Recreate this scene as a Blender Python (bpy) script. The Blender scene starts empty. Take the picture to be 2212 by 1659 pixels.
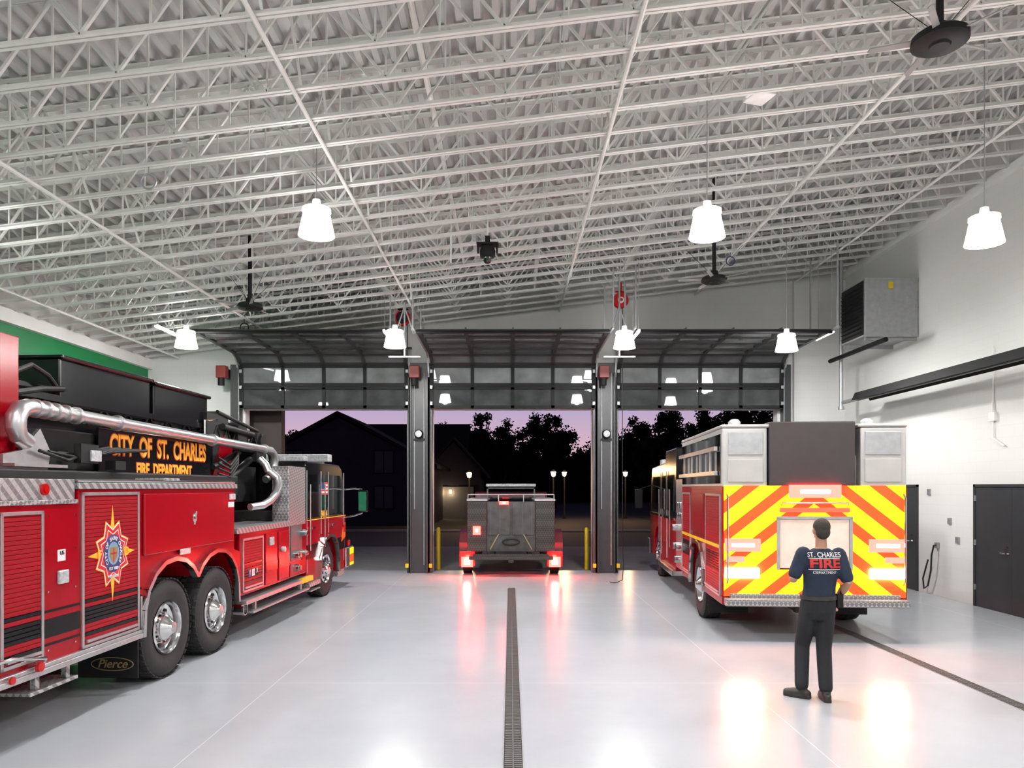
import bpy, bmesh, math, random
from mathutils import Vector, Matrix
from mathutils.bvhtree import BVHTree
random.seed(7)
SC=bpy.context.scene
COL=SC.collection
SC.view_settings.view_transform='Standard'
SC.view_settings.look='None'
SC.view_settings.exposure=.62
pi=math.pi
# ------------------------------------------------------------------ materials
def _new(name):
    m=bpy.data.materials.new(name); m.use_nodes=True
    nt=m.node_tree; b=nt.nodes['Principled BSDF']; return m,nt,b
def mat(name,col,rough=.5,metal=0,var=.08,scale=6,emit=None,es=0,bump=0,coat=0,spec=None):
    m,nt,b=_new(name); N=nt.nodes; L=nt.links
    tc=N.new('ShaderNodeTexCoord'); nz=N.new('ShaderNodeTexNoise'); nz.inputs['Scale'].default_value=scale; nz.inputs['Detail'].default_value=4
    L.new(tc.outputs['Object'],nz.inputs['Vector'])
    cr=N.new('ShaderNodeValToRGB'); cr.color_ramp.elements[0].position=.3; cr.color_ramp.elements[1].position=.7
    cr.color_ramp.elements[0].color=(*[c*(1-var) for c in col],1); cr.color_ramp.elements[1].color=(*[min(1,c*(1+var)) for c in col],1)
    L.new(nz.outputs['Fac'],cr.inputs['Fac']); L.new(cr.outputs['Color'],b.inputs['Base Color'])
    b.inputs['Roughness'].default_value=rough; b.inputs['Metallic'].default_value=metal
    if spec is not None: b.inputs['Specular IOR Level'].default_value=spec
    if coat: b.inputs['Coat Weight'].default_value=coat; b.inputs['Coat Roughness'].default_value=.05
    if emit: b.inputs['Emission Color'].default_value=(*emit,1); b.inputs['Emission Strength'].default_value=es
    if bump:
        bp=N.new('ShaderNodeBump'); bp.inputs['Strength'].default_value=bump; bp.inputs['Distance'].default_value=.01
        L.new(nz.outputs['Fac'],bp.inputs['Height']); L.new(bp.outputs['Normal'],b.inputs['Normal'])
    return m
def diamond(name,col,rough=.35,metal=.55,s=24):
    m,nt,b=_new(name); N=nt.nodes; L=nt.links
    tc=N.new('ShaderNodeTexCoord'); mp=N.new('ShaderNodeMapping'); mp.inputs['Rotation'].default_value=(.785,.0,.785)
    L.new(tc.outputs['Object'],mp.inputs['Vector'])
    ck=N.new('ShaderNodeTexChecker'); ck.inputs['Scale'].default_value=s
    ck.inputs['Color1'].default_value=(*[c*.45 for c in col],1); ck.inputs['Color2'].default_value=(*col,1)
    L.new(mp.outputs['Vector'],ck.inputs['Vector']); L.new(ck.outputs['Color'],b.inputs['Base Color'])
    bp=N.new('ShaderNodeBump'); bp.inputs['Strength'].default_value=.5; bp.inputs['Distance'].default_value=.01
    L.new(ck.outputs['Fac'],bp.inputs['Height']); L.new(bp.outputs['Normal'],b.inputs['Normal'])
    b.inputs['Roughness'].default_value=rough; b.inputs['Metallic'].default_value=metal
    return m
def blockwall(name,col,axis,bw=.4,bh=.2,bump=.2,mort=.93):
    m,nt,b=_new(name); N=nt.nodes; L=nt.links
    tc=N.new('ShaderNodeTexCoord'); sp=N.new('ShaderNodeSeparateXYZ'); cb=N.new('ShaderNodeCombineXYZ')
    L.new(tc.outputs['Object'],sp.inputs[0]); L.new(sp.outputs[axis],cb.inputs['X']); L.new(sp.outputs['Z'],cb.inputs['Y'])
    br=N.new('ShaderNodeTexBrick'); br.inputs['Scale'].default_value=1; br.inputs['Brick Width'].default_value=bw; br.inputs['Row Height'].default_value=bh
    br.inputs['Mortar Size'].default_value=.004; br.inputs['Color1'].default_value=(*col,1); br.inputs['Color2'].default_value=(*[c*.985 for c in col],1)
    br.inputs['Mortar'].default_value=(*[c*mort for c in col],1)
    L.new(cb.outputs[0],br.inputs['Vector']); L.new(br.outputs['Color'],b.inputs['Base Color'])
    bp=N.new('ShaderNodeBump'); bp.inputs['Strength'].default_value=bump; bp.inputs['Distance'].default_value=.003; bp.invert=True
    L.new(br.outputs['Fac'],bp.inputs['Height']); L.new(bp.outputs['Normal'],b.inputs['Normal'])
    b.inputs['Roughness'].default_value=.6
    return m
def floor_mat():
    m,nt,b=_new('polished_concrete'); N=nt.nodes; L=nt.links
    tc=N.new('ShaderNodeTexCoord'); nz=N.new('ShaderNodeTexNoise'); nz.inputs['Scale'].default_value=.7; nz.inputs['Detail'].default_value=6; nz.inputs['Roughness'].default_value=.6
    L.new(tc.outputs['Object'],nz.inputs['Vector'])
    cr=N.new('ShaderNodeValToRGB'); e=cr.color_ramp.elements; e[0].position=.2; e[0].color=(.36,.38,.41,1); e[1].position=.8; e[1].color=(.44,.46,.49,1)
    L.new(nz.outputs['Fac'],cr.inputs['Fac'])
    sp=N.new('ShaderNodeSeparateXYZ'); L.new(tc.outputs['Object'],sp.inputs[0])
    def line(out,off,half,w):
        a=N.new('ShaderNodeMath'); a.operation='ADD'; a.inputs[1].default_value=off; L.new(out,a.inputs[0])
        p=N.new('ShaderNodeMath'); p.operation='PINGPONG'; p.inputs[1].default_value=half; L.new(a.outputs[0],p.inputs[0])
        c=N.new('ShaderNodeMath'); c.operation='LESS_THAN'; c.inputs[1].default_value=w; L.new(p.outputs[0],c.inputs[0]); return c
    l1=line(sp.outputs['X'],2.58,2.55,.005); l2=line(sp.outputs['Y'],-8.13,1.43,.004)
    mx=N.new('ShaderNodeMath'); mx.operation='MAXIMUM'; L.new(l1.outputs[0],mx.inputs[0]); L.new(l2.outputs[0],mx.inputs[1])
    sc=N.new('ShaderNodeMath'); sc.operation='MULTIPLY'; sc.inputs[1].default_value=.4; L.new(mx.outputs[0],sc.inputs[0])
    mi=N.new('ShaderNodeMixRGB'); mi.inputs['Color2'].default_value=(.75,.75,.75,1); L.new(sc.outputs[0],mi.inputs['Fac']); L.new(cr.outputs['Color'],mi.inputs['Color1'])
    L.new(mi.outputs['Color'],b.inputs['Base Color'])
    b.inputs['Roughness'].default_value=.225
    b.inputs['Specular IOR Level'].default_value=.45
    return m
def chevron_mat():
    m,nt,b=_new('glowing_chevron_striping'); N=nt.nodes; L=nt.links
    tc=N.new('ShaderNodeTexCoord'); sp=N.new('ShaderNodeSeparateXYZ'); L.new(tc.outputs['Object'],sp.inputs[0])
    def mth(op,a,bv):
        n=N.new('ShaderNodeMath'); n.operation=op
        if isinstance(a,(int,float)): n.inputs[0].default_value=a
        else: L.new(a,n.inputs[0])
        if bv is not None:
            if isinstance(bv,(int,float)): n.inputs[1].default_value=bv
            else: L.new(bv,n.inputs[1])
        return n.outputs[0]
    d=mth('ABSOLUTE',mth('SUBTRACT',sp.outputs['X'],1.25),None)
    v=mth('ADD',sp.outputs['Z'],mth('MULTIPLY',d,.80))
    f=mth('FRACT',mth('DIVIDE',v,.42),None)
    g=mth('GREATER_THAN',f,.58)
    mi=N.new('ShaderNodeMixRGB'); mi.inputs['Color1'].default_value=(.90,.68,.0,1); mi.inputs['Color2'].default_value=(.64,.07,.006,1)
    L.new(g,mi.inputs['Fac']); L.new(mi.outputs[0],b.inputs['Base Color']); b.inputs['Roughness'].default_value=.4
    L.new(mi.outputs[0],b.inputs['Emission Color']); b.inputs['Emission Strength'].default_value=.42  # small added glow brightens the stripes, which hold no lamp
    return m
RED=mat('fire_red_paint',(.27,.0012,.007),.2,0,.04,2,spec=.3)
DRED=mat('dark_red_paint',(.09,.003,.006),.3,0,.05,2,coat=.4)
OPRED=mat('motor_red_paint',(.20,.02,.015),.4,0,.05,2)
SLAT=mat('red_shutter',(.25,.0012,.007),.4,0,.05,3,spec=.25)
BLACK=mat('black_paint',(.003,.003,.004),.2,0,.1,4,spec=.3)
MBLACK=mat('matt_black',(.005,.005,.006),.6,0,.15,8,spec=.3)
RUB=mat('tyre_rubber',(.012,.012,.013),.75,0,.2,20,bump=.3)
CHR=mat('chrome',(.66,.66,.67),.14,1,.05,4)
ALU=mat('brushed_aluminium',(.50,.50,.51),.32,.85,.08,12)
GALV=mat('galvanised_steel',(.36,.37,.38),.45,.6,.1,10)
DIA=diamond('diamond_plate',(.46,.46,.47))
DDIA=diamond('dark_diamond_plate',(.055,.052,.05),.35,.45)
JOIST=mat('joist_offwhite',(.70,.70,.67),.5,0,.04,3)
DECK=mat('deck_offwhite',(.52,.52,.505),.6,0,.05,2)
WHITE=mat('white_paint',(.70,.70,.685),.55,0,.03,2)
GREEN=mat('green_paint',(.0,.16,.045),.55,0,.04,2)
DGREY=mat('dark_grey_paint',(.028,.030,.033),.4,0,.08,4)
MGREY=mat('mid_grey_paint',(.07,.073,.077),.4,0,.08,4)
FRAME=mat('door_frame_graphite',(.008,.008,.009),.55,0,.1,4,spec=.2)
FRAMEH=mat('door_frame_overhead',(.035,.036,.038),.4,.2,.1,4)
GLASS_T=mat('door_glass_pale_reflection',(.19,.20,.205),.02,.25,.35,1.6)  # upper row: same glass, brighter reflection put into its base colour
GLASS_B=mat('door_glass_dark_reflection',(.05,.055,.057),.02,.2,.5,1.8)  # bottom row: same glass, darker reflection put into its base colour
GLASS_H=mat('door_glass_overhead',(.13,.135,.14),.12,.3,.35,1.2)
TINT=mat('tinted_glass',(.006,.008,.009),.05,0,.1,2,coat=1)
EMW=mat('lit_acrylic',(1,1,1),.4,emit=(1,.985,.96),es=25)
EMT=mat('lit_tube',(1,1,1),.4,emit=(1,.99,.97),es=4)
CAPW=mat('lit_white_housing',(.9,.9,.9),.4,emit=(1,1,.98),es=.35)
EMR=mat('red_lamp_lit',(1,.01,.01),.3,emit=(1,.016,.012),es=24)
EMRB=mat('red_tail_lamp_lit',(1,.03,.02),.3,emit=(1,.12,.10),es=70)
EMRS=mat('red_bar_lit',(1,.05,.03),.3,emit=(1,.02,.01),es=5)
EMWS=mat('white_lamp_lit',(1,1,1),.3,emit=(1,.90,.68),es=20)
EMA=mat('amber_lamp_lit',(1,.6,.2),.3,emit=(1,.55,.20),es=26)
EMAS=mat('amber_window_lit',(1,.7,.4),.5,emit=(1,.6,.3),es=1.6)
LENS=mat('clear_lens',(.45,.46,.48),.15,.2,.3,30)
REDL=mat('red_lens',(.42,.006,.006),.15,0,.1,10)
YEL=mat('safety_yellow',(.62,.44,.006),.4)
GOLD=mat('gold_lettering',(.75,.33,.03),.4,emit=(.8,.32,.02),es=.15)
DGOLD=mat('dull_gold_lettering',(.22,.165,.07),.5)
REDT=mat('red_lettering',(.50,.015,.012),.4)
WHT=mat('white_lettering',(.65,.65,.65),.4)
BLUE=mat('blue_emblem',(.01,.04,.16),.4)
SKYB=mat('pale_blue_emblem',(.16,.28,.4),.4)
ORANGE=mat('orange_graphic',(.6,.12,.01),.4)
CHEV=chevron_mat()
FLOORM=floor_mat()
ASPH=mat('asphalt',(.022,.022,.026),.8,0,.2,4,bump=.3)
CONC=mat('outdoor_concrete',(.15,.145,.14),.8,0,.12,3,bump=.2)
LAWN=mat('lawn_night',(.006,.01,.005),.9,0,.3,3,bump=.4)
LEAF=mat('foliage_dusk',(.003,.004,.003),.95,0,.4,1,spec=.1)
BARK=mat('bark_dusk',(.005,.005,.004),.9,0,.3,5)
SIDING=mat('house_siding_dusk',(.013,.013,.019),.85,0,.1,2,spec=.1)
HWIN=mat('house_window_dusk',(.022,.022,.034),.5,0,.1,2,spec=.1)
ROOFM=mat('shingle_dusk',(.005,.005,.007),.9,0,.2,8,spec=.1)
SKIN=mat('skin',(.34,.17,.11),.5,0,.08,12)
NAVY=mat('navy_cotton',(.006,.012,.032),.85,0,.15,30,bump=.2)
TROU=mat('dark_trousers',(.005,.0055,.008),.85,0,.15,30,bump=.2)
BOOT=mat('boot_leather',(.018,.015,.012),.5,0,.2,20)
HAIR=mat('brown_hair',(.028,.020,.014),.8,0,.35,70,bump=.6)
HOSE=mat('black_hose',(.006,.006,.006),.5)
BRICKM=blockwall('outside_brick',(.022,.011,.008),'X',.2,.07)
WALLR=blockwall('painted_block_side',(.64,.64,.62),'Y')
WALLF=blockwall('painted_block_front',(.66,.66,.65),'X')
SILW=mat('silver_white_panel',(.42,.41,.40),.3,.2,.06,3)
GRATE=mat('grate_steel',(.12,.12,.12),.5,.4,.1,10)
# ------------------------------------------------------------------ mesh builder
class M:
    def __init__(s): s.v=[]; s.f=[]; s.m=[]
    def add(s,vs,fs,m=0):
        o=len(s.v); s.v+= [tuple(v) for v in vs]; s.f+=[tuple(i+o for i in f) for f in fs]; s.m+=[m]*len(fs); return s
    def box(s,x0,x1,y0,y1,z0,z1,m=0):
        return s.add([(x0,y0,z0),(x1,y0,z0),(x1,y1,z0),(x0,y1,z0),(x0,y0,z1),(x1,y0,z1),(x1,y1,z1),(x0,y1,z1)],
              [(0,3,2,1),(4,5,6,7),(0,1,5,4),(1,2,6,5),(2,3,7,6),(3,0,4,7)],m)
    def ring(s,c,u,v,r,n): return [c+u*(r*math.cos(2*pi*i/n))+v*(r*math.sin(2*pi*i/n)) for i in range(n)]
    def cyl(s,p0,p1,r0,r1=None,n=16,m=0):
        p0=Vector(p0);p1=Vector(p1); r1=r0 if r1 is None else r1
        d=(p1-p0).normalized(); u=d.orthogonal().normalized(); v=d.cross(u)
        a=s.ring(p0,u,v,r0,n)+s.ring(p1,u,v,r1,n)
        f=[(i,(i+1)%n,n+(i+1)%n,n+i) for i in range(n)]+[tuple(range(n))[::-1],tuple(range(n,2*n))]
        return s.add(a,f,m)
    def bar(s,p0,p1,w,h,m=0,up=(0,0,1)):
        p0=Vector(p0);p1=Vector(p1); d=(p1-p0).normalized(); up=Vector(up)
        u=d.cross(up)
        if u.length<1e-3: u=d.cross(Vector((1,0,0)))
        u.normalize(); v=u.cross(d)
        a=[]
        for p in (p0,p1):
            for a1,b1 in ((-1,-1),(1,-1),(1,1),(-1,1)): a.append(p+u*(a1*w/2)+v*(b1*h/2))
        return s.add(a,[(3,2,1,0),(4,5,6,7),(0,1,5,4),(1,2,6,5),(2,3,7,6),(3,0,4,7)],m)
    def tube(s,pts,r,n=8,m=0):
        P=[Vector(p) for p in pts]; R=r if isinstance(r,(list,tuple)) else [r]*len(P)
        rings=[]; u=None
        for i,p in enumerate(P):
            d=(P[min(i+1,len(P)-1)]-P[max(i-1,0)]).normalized()
            if u is None: u=d.orthogonal().normalized()
            else:
                u=(u-d*u.dot(d))
                u=u.normalized() if u.length>1e-5 else d.orthogonal().normalized()
            rings+=s.ring(p,u,d.cross(u),R[i],n)
        f=[]
        for k in range(len(P)-1):
            for i in range(n): f.append((k*n+i,k*n+(i+1)%n,(k+1)*n+(i+1)%n,(k+1)*n+i))
        f.append(tuple(range(n))[::-1]); f.append(tuple(range((len(P)-1)*n,len(P)*n)))
        return s.add(rings,f,m)
    def prism(s,poly,a0,a1,ax='x',m=0):
        n=len(poly)
        def P(a,b,t): return (t,a,b) if ax=='x' else ((a,t,b) if ax=='y' else (a,b,t))
        vs=[P(a,b,a0) for a,b in poly]+[P(a,b,a1) for a,b in poly]
        f=[tuple(range(n)),tuple(range(n,2*n))[::-1]]+[(i,(i+1)%n,n+(i+1)%n,n+i) for i in range(n)]
        return s.add(vs,f,m)
    def lathe(s,prof,o=(0,0,0),ax='z',n=24,m=0,close=False):
        o=Vector(o); vs=[]
        A={'x':((0,1,0),(0,0,1),(1,0,0)),'y':((1,0,0),(0,0,1),(0,1,0)),'z':((1,0,0),(0,1,0),(0,0,1))}[ax]
        u,v,w=[Vector(t) for t in A]
        for r,h in prof: vs+=s.ring(o+w*h,u,v,max(r,1e-4),n)
        f=[]; K=len(prof)
        for k in range(K if close else K-1):
            k2=(k+1)%K
            for i in range(n): f.append((k*n+i,k*n+(i+1)%n,k2*n+(i+1)%n,k2*n+i))
        if not close:
            if prof[0][0]<.01: f.append(tuple(range(n)))
            if prof[-1][0]<.01: f.append(tuple(range((K-1)*n,K*n)))
        return s.add(vs,f,m)
    def ell(s,c,rx,ry,rz,n=16,k=10,m=0):
        vs=[];f=[]
        for j in range(k+1):
            t=pi*(j/k*.98+.01)
            for i in range(n):
                a=2*pi*i/n; vs.append((c[0]+rx*math.sin(t)*math.cos(a),c[1]+ry*math.sin(t)*math.sin(a),c[2]+rz*math.cos(t)))
        for j in range(k):
            for i in range(n): f.append((j*n+i,j*n+(i+1)%n,(j+1)*n+(i+1)%n,(j+1)*n+i))
        f.append(tuple(range(n))); f.append(tuple(range(k*n,(k+1)*n)))
        return s.add(vs,f,m)
    def loft(s,rings,n=20,m=0):
        vs=[];f=[];K=len(rings)
        for (cx,cy,cz,rx,ry) in rings:
            for i in range(n):
                a=2*pi*i/n; vs.append((cx+rx*math.cos(a),cy+ry*math.sin(a),cz))
        for j in range(K-1):
            for i in range(n): f.append((j*n+i,j*n+(i+1)%n,(j+1)*n+(i+1)%n,(j+1)*n+i))
        f.append(tuple(range(n))); f.append(tuple(range((K-1)*n,K*n)))
        return s.add(vs,f,m)
    def mesh(s,name):
        me=bpy.data.meshes.new(name); me.from_pydata(s.v,[],s.f)
        me.polygons.foreach_set('material_index',s.m)
        bm=bmesh.new(); bm.from_mesh(me); bmesh.ops.recalc_face_normals(bm,faces=bm.faces); bm.to_mesh(me); bm.free()
        return me
    def groups(s):
        par=list(range(len(s.v)))
        def fd(a):
            while par[a]!=a: par[a]=par[par[a]]; a=par[a]
            return a
        for f in s.f:
            r=fd(f[0])
            for i in f[1:]: par[fd(i)]=r
        comp={}
        for i in range(len(s.v)): comp.setdefault(fd(i),[]).append(i)
        bb=[]
        for k,idx in comp.items():
            lo=[min(s.v[i][a] for i in idx) for a in range(3)]; hi=[max(s.v[i][a] for i in idx) for a in range(3)]
            bb.append([lo,hi,{k}])
        ch=True
        while ch:
            ch=False
            for i in range(len(bb)):
                for j in range(i+1,len(bb)):
                    if all(bb[i][0][a]-.004<=bb[j][1][a] and bb[j][0][a]-.004<=bb[i][1][a] for a in range(3)):
                        bb[i]=[[min(bb[i][0][a],bb[j][0][a]) for a in range(3)],[max(bb[i][1][a],bb[j][1][a]) for a in range(3)],bb[i][2]|bb[j][2]]
                        bb.pop(j); ch=True; break
                if ch: break
        out=[]
        for lo,hi,ks in bb:
            g=M(); mp={}
            for f,mi in zip(s.f,s.m):
                if fd(f[0]) in ks:
                    for i in f:
                        if i not in mp: mp[i]=len(g.v); g.v.append(s.v[i])
                    g.f.append(tuple(mp[i] for i in f)); g.m.append(mi)
            out.append(g)
        return out
def smooth(me,ang=35):
    me.polygons.foreach_set('use_smooth',[True]*len(me.polygons)); me.set_sharp_from_angle(angle=math.radians(ang))
def info(o,label,cat=None,group=None,kind=None):
    if label:o['label']=label
    if cat:o['category']=cat
    if group:o['group']=group
    if kind:o['kind']=kind
    return o
SPLIT={'grab_rail','door_seams','black_stripe','light_bar','hydraulic_hoses','brake_light','reverse_light','beacon','side_rail','photo_sensor','cab_window','mud_flap','warning_lamp','marker_light','cab_step','placard','door_handle','toe_rail','mid_door','mid_stripe','mid_lamp','tread_plate_deck','bumper_lamp','cab_stripe','cab_gold_line','platform_rail','platform_posts','ladder_rack','cab_trim','hose_hooks','top_rail','hinge','hinge_plates','mirror_arm','mid_step','side_step','rear_platform_panel','chassis','aerial_deck','rear_equipment_panel','back_print_line'}
def make(name,b,mats,parent=None,label=None,bevel=0,sm=35,loc=(0,0,0),rotz=0,cat=None,group=None,kind=None):
    if isinstance(b,M) and name in SPLIT and parent is not None:
        gs=b.groups()
        if len(gs)>1:
            r=None
            for g in gs: r=_make(name,g,mats,parent,label,bevel,sm,loc,rotz,cat,group,kind)
            return r
    return _make(name,b,mats,parent,label,bevel,sm,loc,rotz,cat,group,kind)
def _make(name,b,mats,parent,label,bevel,sm,loc,rotz,cat,group,kind):
    me=b.mesh(name) if isinstance(b,M) else b
    if isinstance(b,M) and sm: smooth(me,sm)
    for m in (mats if isinstance(mats,(list,tuple)) else [mats]): me.materials.append(m)
    o=bpy.data.objects.new(name,me); COL.objects.link(o); o.location=loc; o.rotation_euler=(0,0,rotz)
    if parent: o.parent=parent
    if bevel:
        bv=o.modifiers.new('b','BEVEL'); bv.width=bevel; bv.segments=2; bv.limit_method='ANGLE'
    info(o,label,cat,group,kind); return o
def empty(name,loc,label,cat,rotz=0,group=None,kind=None,parent=None):
    o=bpy.data.objects.new(name,None); COL.objects.link(o); o.location=loc; o.rotation_euler=(0,0,rotz); o.empty_display_size=.3
    if parent:o.parent=parent
    info(o,label,cat,group,kind); return o
def dup(root,loc=None,rotz=None,parent=None,label=None):
    n=root.copy(); COL.objects.link(n)
    if loc is not None:n.location=loc
    if rotz is not None:n.rotation_euler=(0,0,rotz)
    if parent:n.parent=parent
    if label:n['label']=label
    def rec(a,b):
        for c in a.children:
            cc=c.copy(); COL.objects.link(cc); cc.parent=b; rec(c,cc)
    kids=[c for c in root.children]
    for c in kids:
        cc=c.copy(); COL.objects.link(cc); cc.parent=n; rec(c,cc)
    return n
SIDE=Matrix(((0,0,1),(1,0,0),(0,1,0)))      # text x->+Y, y->+Z, normal +X
REAR=Matrix(((1,0,0),(0,0,-1),(0,1,0)))     # text x->+X, y->+Z, normal -Y
def text(body,size,ext=.003,off=0,sx=1,align='CENTER',shear=0):
    c=bpy.data.curves.new('t','FONT'); c.body=body; c.size=size; c.extrude=ext; c.offset=off; c.align_x=align; c.align_y='CENTER'; c.shear=shear
    o=bpy.data.objects.new('t',c); COL.objects.link(o)
    dg=bpy.context.evaluated_depsgraph_get(); dg.update()
    me=bpy.data.meshes.new_from_object(o.evaluated_get(dg)); bpy.data.objects.remove(o); bpy.data.curves.remove(c)
    me.materials.clear()
    for v in me.vertices: v.co.x*=sx
    return me
def put_text(name,body,size,R,pos,m,parent,label=None,ext=.003,off=0,sx=1,shear=0):
    me=text(body,size,ext,off,sx,shear=shear)
    for v in me.vertices: v.co=R@v.co+Vector(pos)
    return make(name,me,m,parent,label)
# ------------------------------------------------------------------ room shell
XL,XR,YF,YB=-9.2,8.43,18.8,-7.0
zb=lambda x:6.48+.123*x       # joist underside
DP=.85
zd=lambda x:zb(x)+DP+.02      # deck underside
make('floor',M().box(XL-.3,XR+.3,YB,YF+.3,-.2,0),FLOORM,kind='structure',label='polished light grey sealed concrete floor',sm=0)
d=M(); px=XL; prof=[]
while px<XR:
    for dx,dz in ((0,0),(.07,0),(.10,.08),(.17,.08)): prof.append((min(px+dx,XR),dz))
    px+=.2
prof.append((XR,0))
vs=[(x,y,zd(x)+dz) for y in (YB,YF+.3) for x,dz in prof]; K=len(prof)
d.add(vs,[(i,i+1,K+i+1,K+i) for i in range(K-1)])
d.add([(XL-.3,YB,zd(XL)+.2),(XR+.3,YB,zd(XR)+.2),(XR+.3,YF+.3,zd(XR)+.2),(XL-.3,YF+.3,zd(XL)+.2)],[(0,1,2,3)])
make('ceiling',d,DECK,kind='structure',label='off-white corrugated metal roof deck',sm=0)
OP=[(-6.73,-2.60),(-1.97,2.07),(2.70,6.77)]; OH=4.12
w=M()
w.prism([(XL,0),(OP[0][0],0),(OP[0][0],OH),(OP[2][1],OH),(OP[2][1],0),(XR,0),(XR,zd(XR)+.1),(XL,zd(XL)+.1)],YF,YF+.3,'y')
w.box(OP[0][1],OP[1][0],YF,YF+.3,0,OH); w.box(OP[1][1],OP[2][0],YF,YF+.3,0,OH)
make('wall_front',w,WALLF,kind='structure',label='light grey painted block wall with three door openings',sm=0)
make('wall_right',M().prism([(YB,0),(YF+.3,0),(YF+.3,zd(XR)+.1),(YB,zd(XR)+.1)],XR,XR+.3,'x'),WALLR,kind='structure',label='white painted concrete block wall',sm=0)
make('wall_left',M().box(XL-.3,XL,YB,YF+.3,0,5.15,0).box(XL-.3,XL,YB,YF+.3,5.15,zd(XL)+.1,1),[GREEN,WHITE],kind='structure',label='bright green painted wall with white upper edge',sm=0)
make('wall_rear',M().prism([(XL,0),(XR,0),(XR,zd(XR)+.1),(XL,zd(XL)+.1)],YB-.3,YB,'y'),WHITE,kind='structure',label='white painted wall',sm=0)
make('trim_1',M().box(XL,XL+.12,YB,YF,5.13,5.38),WHITE,kind='structure',label='white steel ledger along the top of the green wall',sm=0)
make('trim_2',M().box(XR-.1,XR,YB,YF,7.42,7.55),WHITE,kind='structure',label='white steel ledger along the top of the block wall',sm=0)
make('trim_3',M().box(7.15,XR,YF-.12,YF,0,zb(7.2)),WALLF,kind='structure',label='white painted wall pilaster',sm=0)
# joists
def ext(b,prof,x0,x1,zf):
    n=len(prof)
    vs=[(x0,y,zf(x0)+z) for y,z in prof]+[(x1,y,zf(x1)+z) for y,z in prof]
    b.add(vs,[tuple(range(n)),tuple(range(n,2*n))[::-1]]+[(i,(i+1)%n,n+(i+1)%n,n+i) for i in range(n)])
Lp=lambda s:[(s*.008,.052),(s*.013,.052),(s*.013,.006),(s*.045,.006),(s*.045,0),(s*.008,0)]
Lt=lambda s:[(s*.008,-.045),(s*.013,-.045),(s*.013,-.006),(s*.043,-.006),(s*.043,0),(s*.008,0)]
bc=M(); tc_=M(); wb=M()
for s in (-1,1):
    ext(bc,Lp(s),XL+.13,XR-.02,zb); ext(tc_,Lt(s),XL+.13,XR-.02,lambda x:zb(x)+DP)
P=1.22; x=XL+.6
while x<XR-.3:
    xa=x; xm=min(x+P/2,XR-.15); xe=min(x+P,XR-.1)
    wb.bar((xa,0,zb(xa)+.03),(xm,0,zb(xm)+DP-.03),.026,.032,up=(0,1,0))
    wb.bar((xm,0,zb(xm)+DP-.03),(xe,0,zb(xe)+.03),.026,.032,up=(0,1,0))
    wb.bar((xm,0,zb(xm)+DP-.03),(xm,0,zb(xm)+.02),.017,.022,up=(0,1,0))
    wb.bar((xe,0,zb(xe)+DP-.03),(xe,0,zb(xe)+.02),.017,.022,up=(0,1,0))
    x+=P
wb.bar((XL+.14,0,zb(XL+.12)+DP-.05),(XL+.6,0,zb(XL+.6)+.04),.035,.05,up=(0,1,0))
J=empty('roof_joist',(0,3.4,0),'off-white open-web steel roof joist','roof joist',group='open-web roof joists')
make('bottom_chord',bc,JOIST,J,sm=0); make('top_chord',tc_,JOIST,J,sm=0); make('web',wb,JOIST,J,sm=0)
for k in range(1,26): dup(J,(0,3.4+.6*k,0))
for bx in (-8.4,-5.67,-2.21,1.24,4.67,7.2):
    z=zb(bx)
    b=M(); b.cyl((bx,-2,z-.028),(bx,YF-.01,z-.028),.024,n=8)
    make('bridging_rod',b,JOIST,label='off-white horizontal bridging rod under the joists',cat='bridging',group='joist bridging rods')
    b=M()
    for k in range(0,25):
        y=3.4+.6*k
        if k%2==0:
            b.bar((bx+.03,y+.03,z+.05),(bx+.03,y+.57,z+DP-.09),.025,.025); b.bar((bx+.07,y+.03,z+DP-.09),(bx+.07,y+.57,z+.05),.025,.025)
    make('cross_bridging',b,JOIST,label='off-white diagonal cross bridging between joists',cat='bridging',group='joist cross bridging',kind='stuff',sm=0)
make('sprinkler_pipe',M().cyl((-1.0,4,7.0),(-1.0,18.7,7.0),.035,n=10).cyl((-1.0,12.4,7.0),(-1.0,12.4,5.9),.015,n=8),JOIST,label='thin off-white pipe hung among the joists',cat='pipe')
# ------------------------------------------------------------------ pendants
def pendant(x,y,zbot,pw=330):
    r=empty('pendant_light',(x,y,zbot),'white high-bay pendant light with glowing acrylic shade','light',group='high-bay pendant lights')
    s=M(); s.lathe([(.225,0),(.218,.03),(.168,.27),(.16,.30)],n=28); s.lathe([(.215,0),(.208,.03),(.158,.27),(.15,.30)],n=28)
    make('lamp_shade',s,EMW,r)
    c=M(); c.lathe([(.0,.36),(.10,.36),(.165,.35),(.18,.34),(.18,.30),(.16,.29),(.0,.29)],n=28); c.lathe([(.0,.46),(.05,.455),(.06,.37),(0,.36)],n=16)
    make('housing',c,CAPW,r)
    make('cable',M().cyl((0,0,.45),(0,0,zb(x)+DP-zbot-.05),.006,n=6),GALV,r,sm=0)
    l=bpy.data.lights.new('bulb','POINT'); l.energy=pw; l.shadow_soft_size=.12; l.color=(1,.985,.96)
    lo=bpy.data.objects.new('bulb',l); COL.objects.link(lo); lo.parent=r; lo.location=(0,0,.06)
    return r
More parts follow.
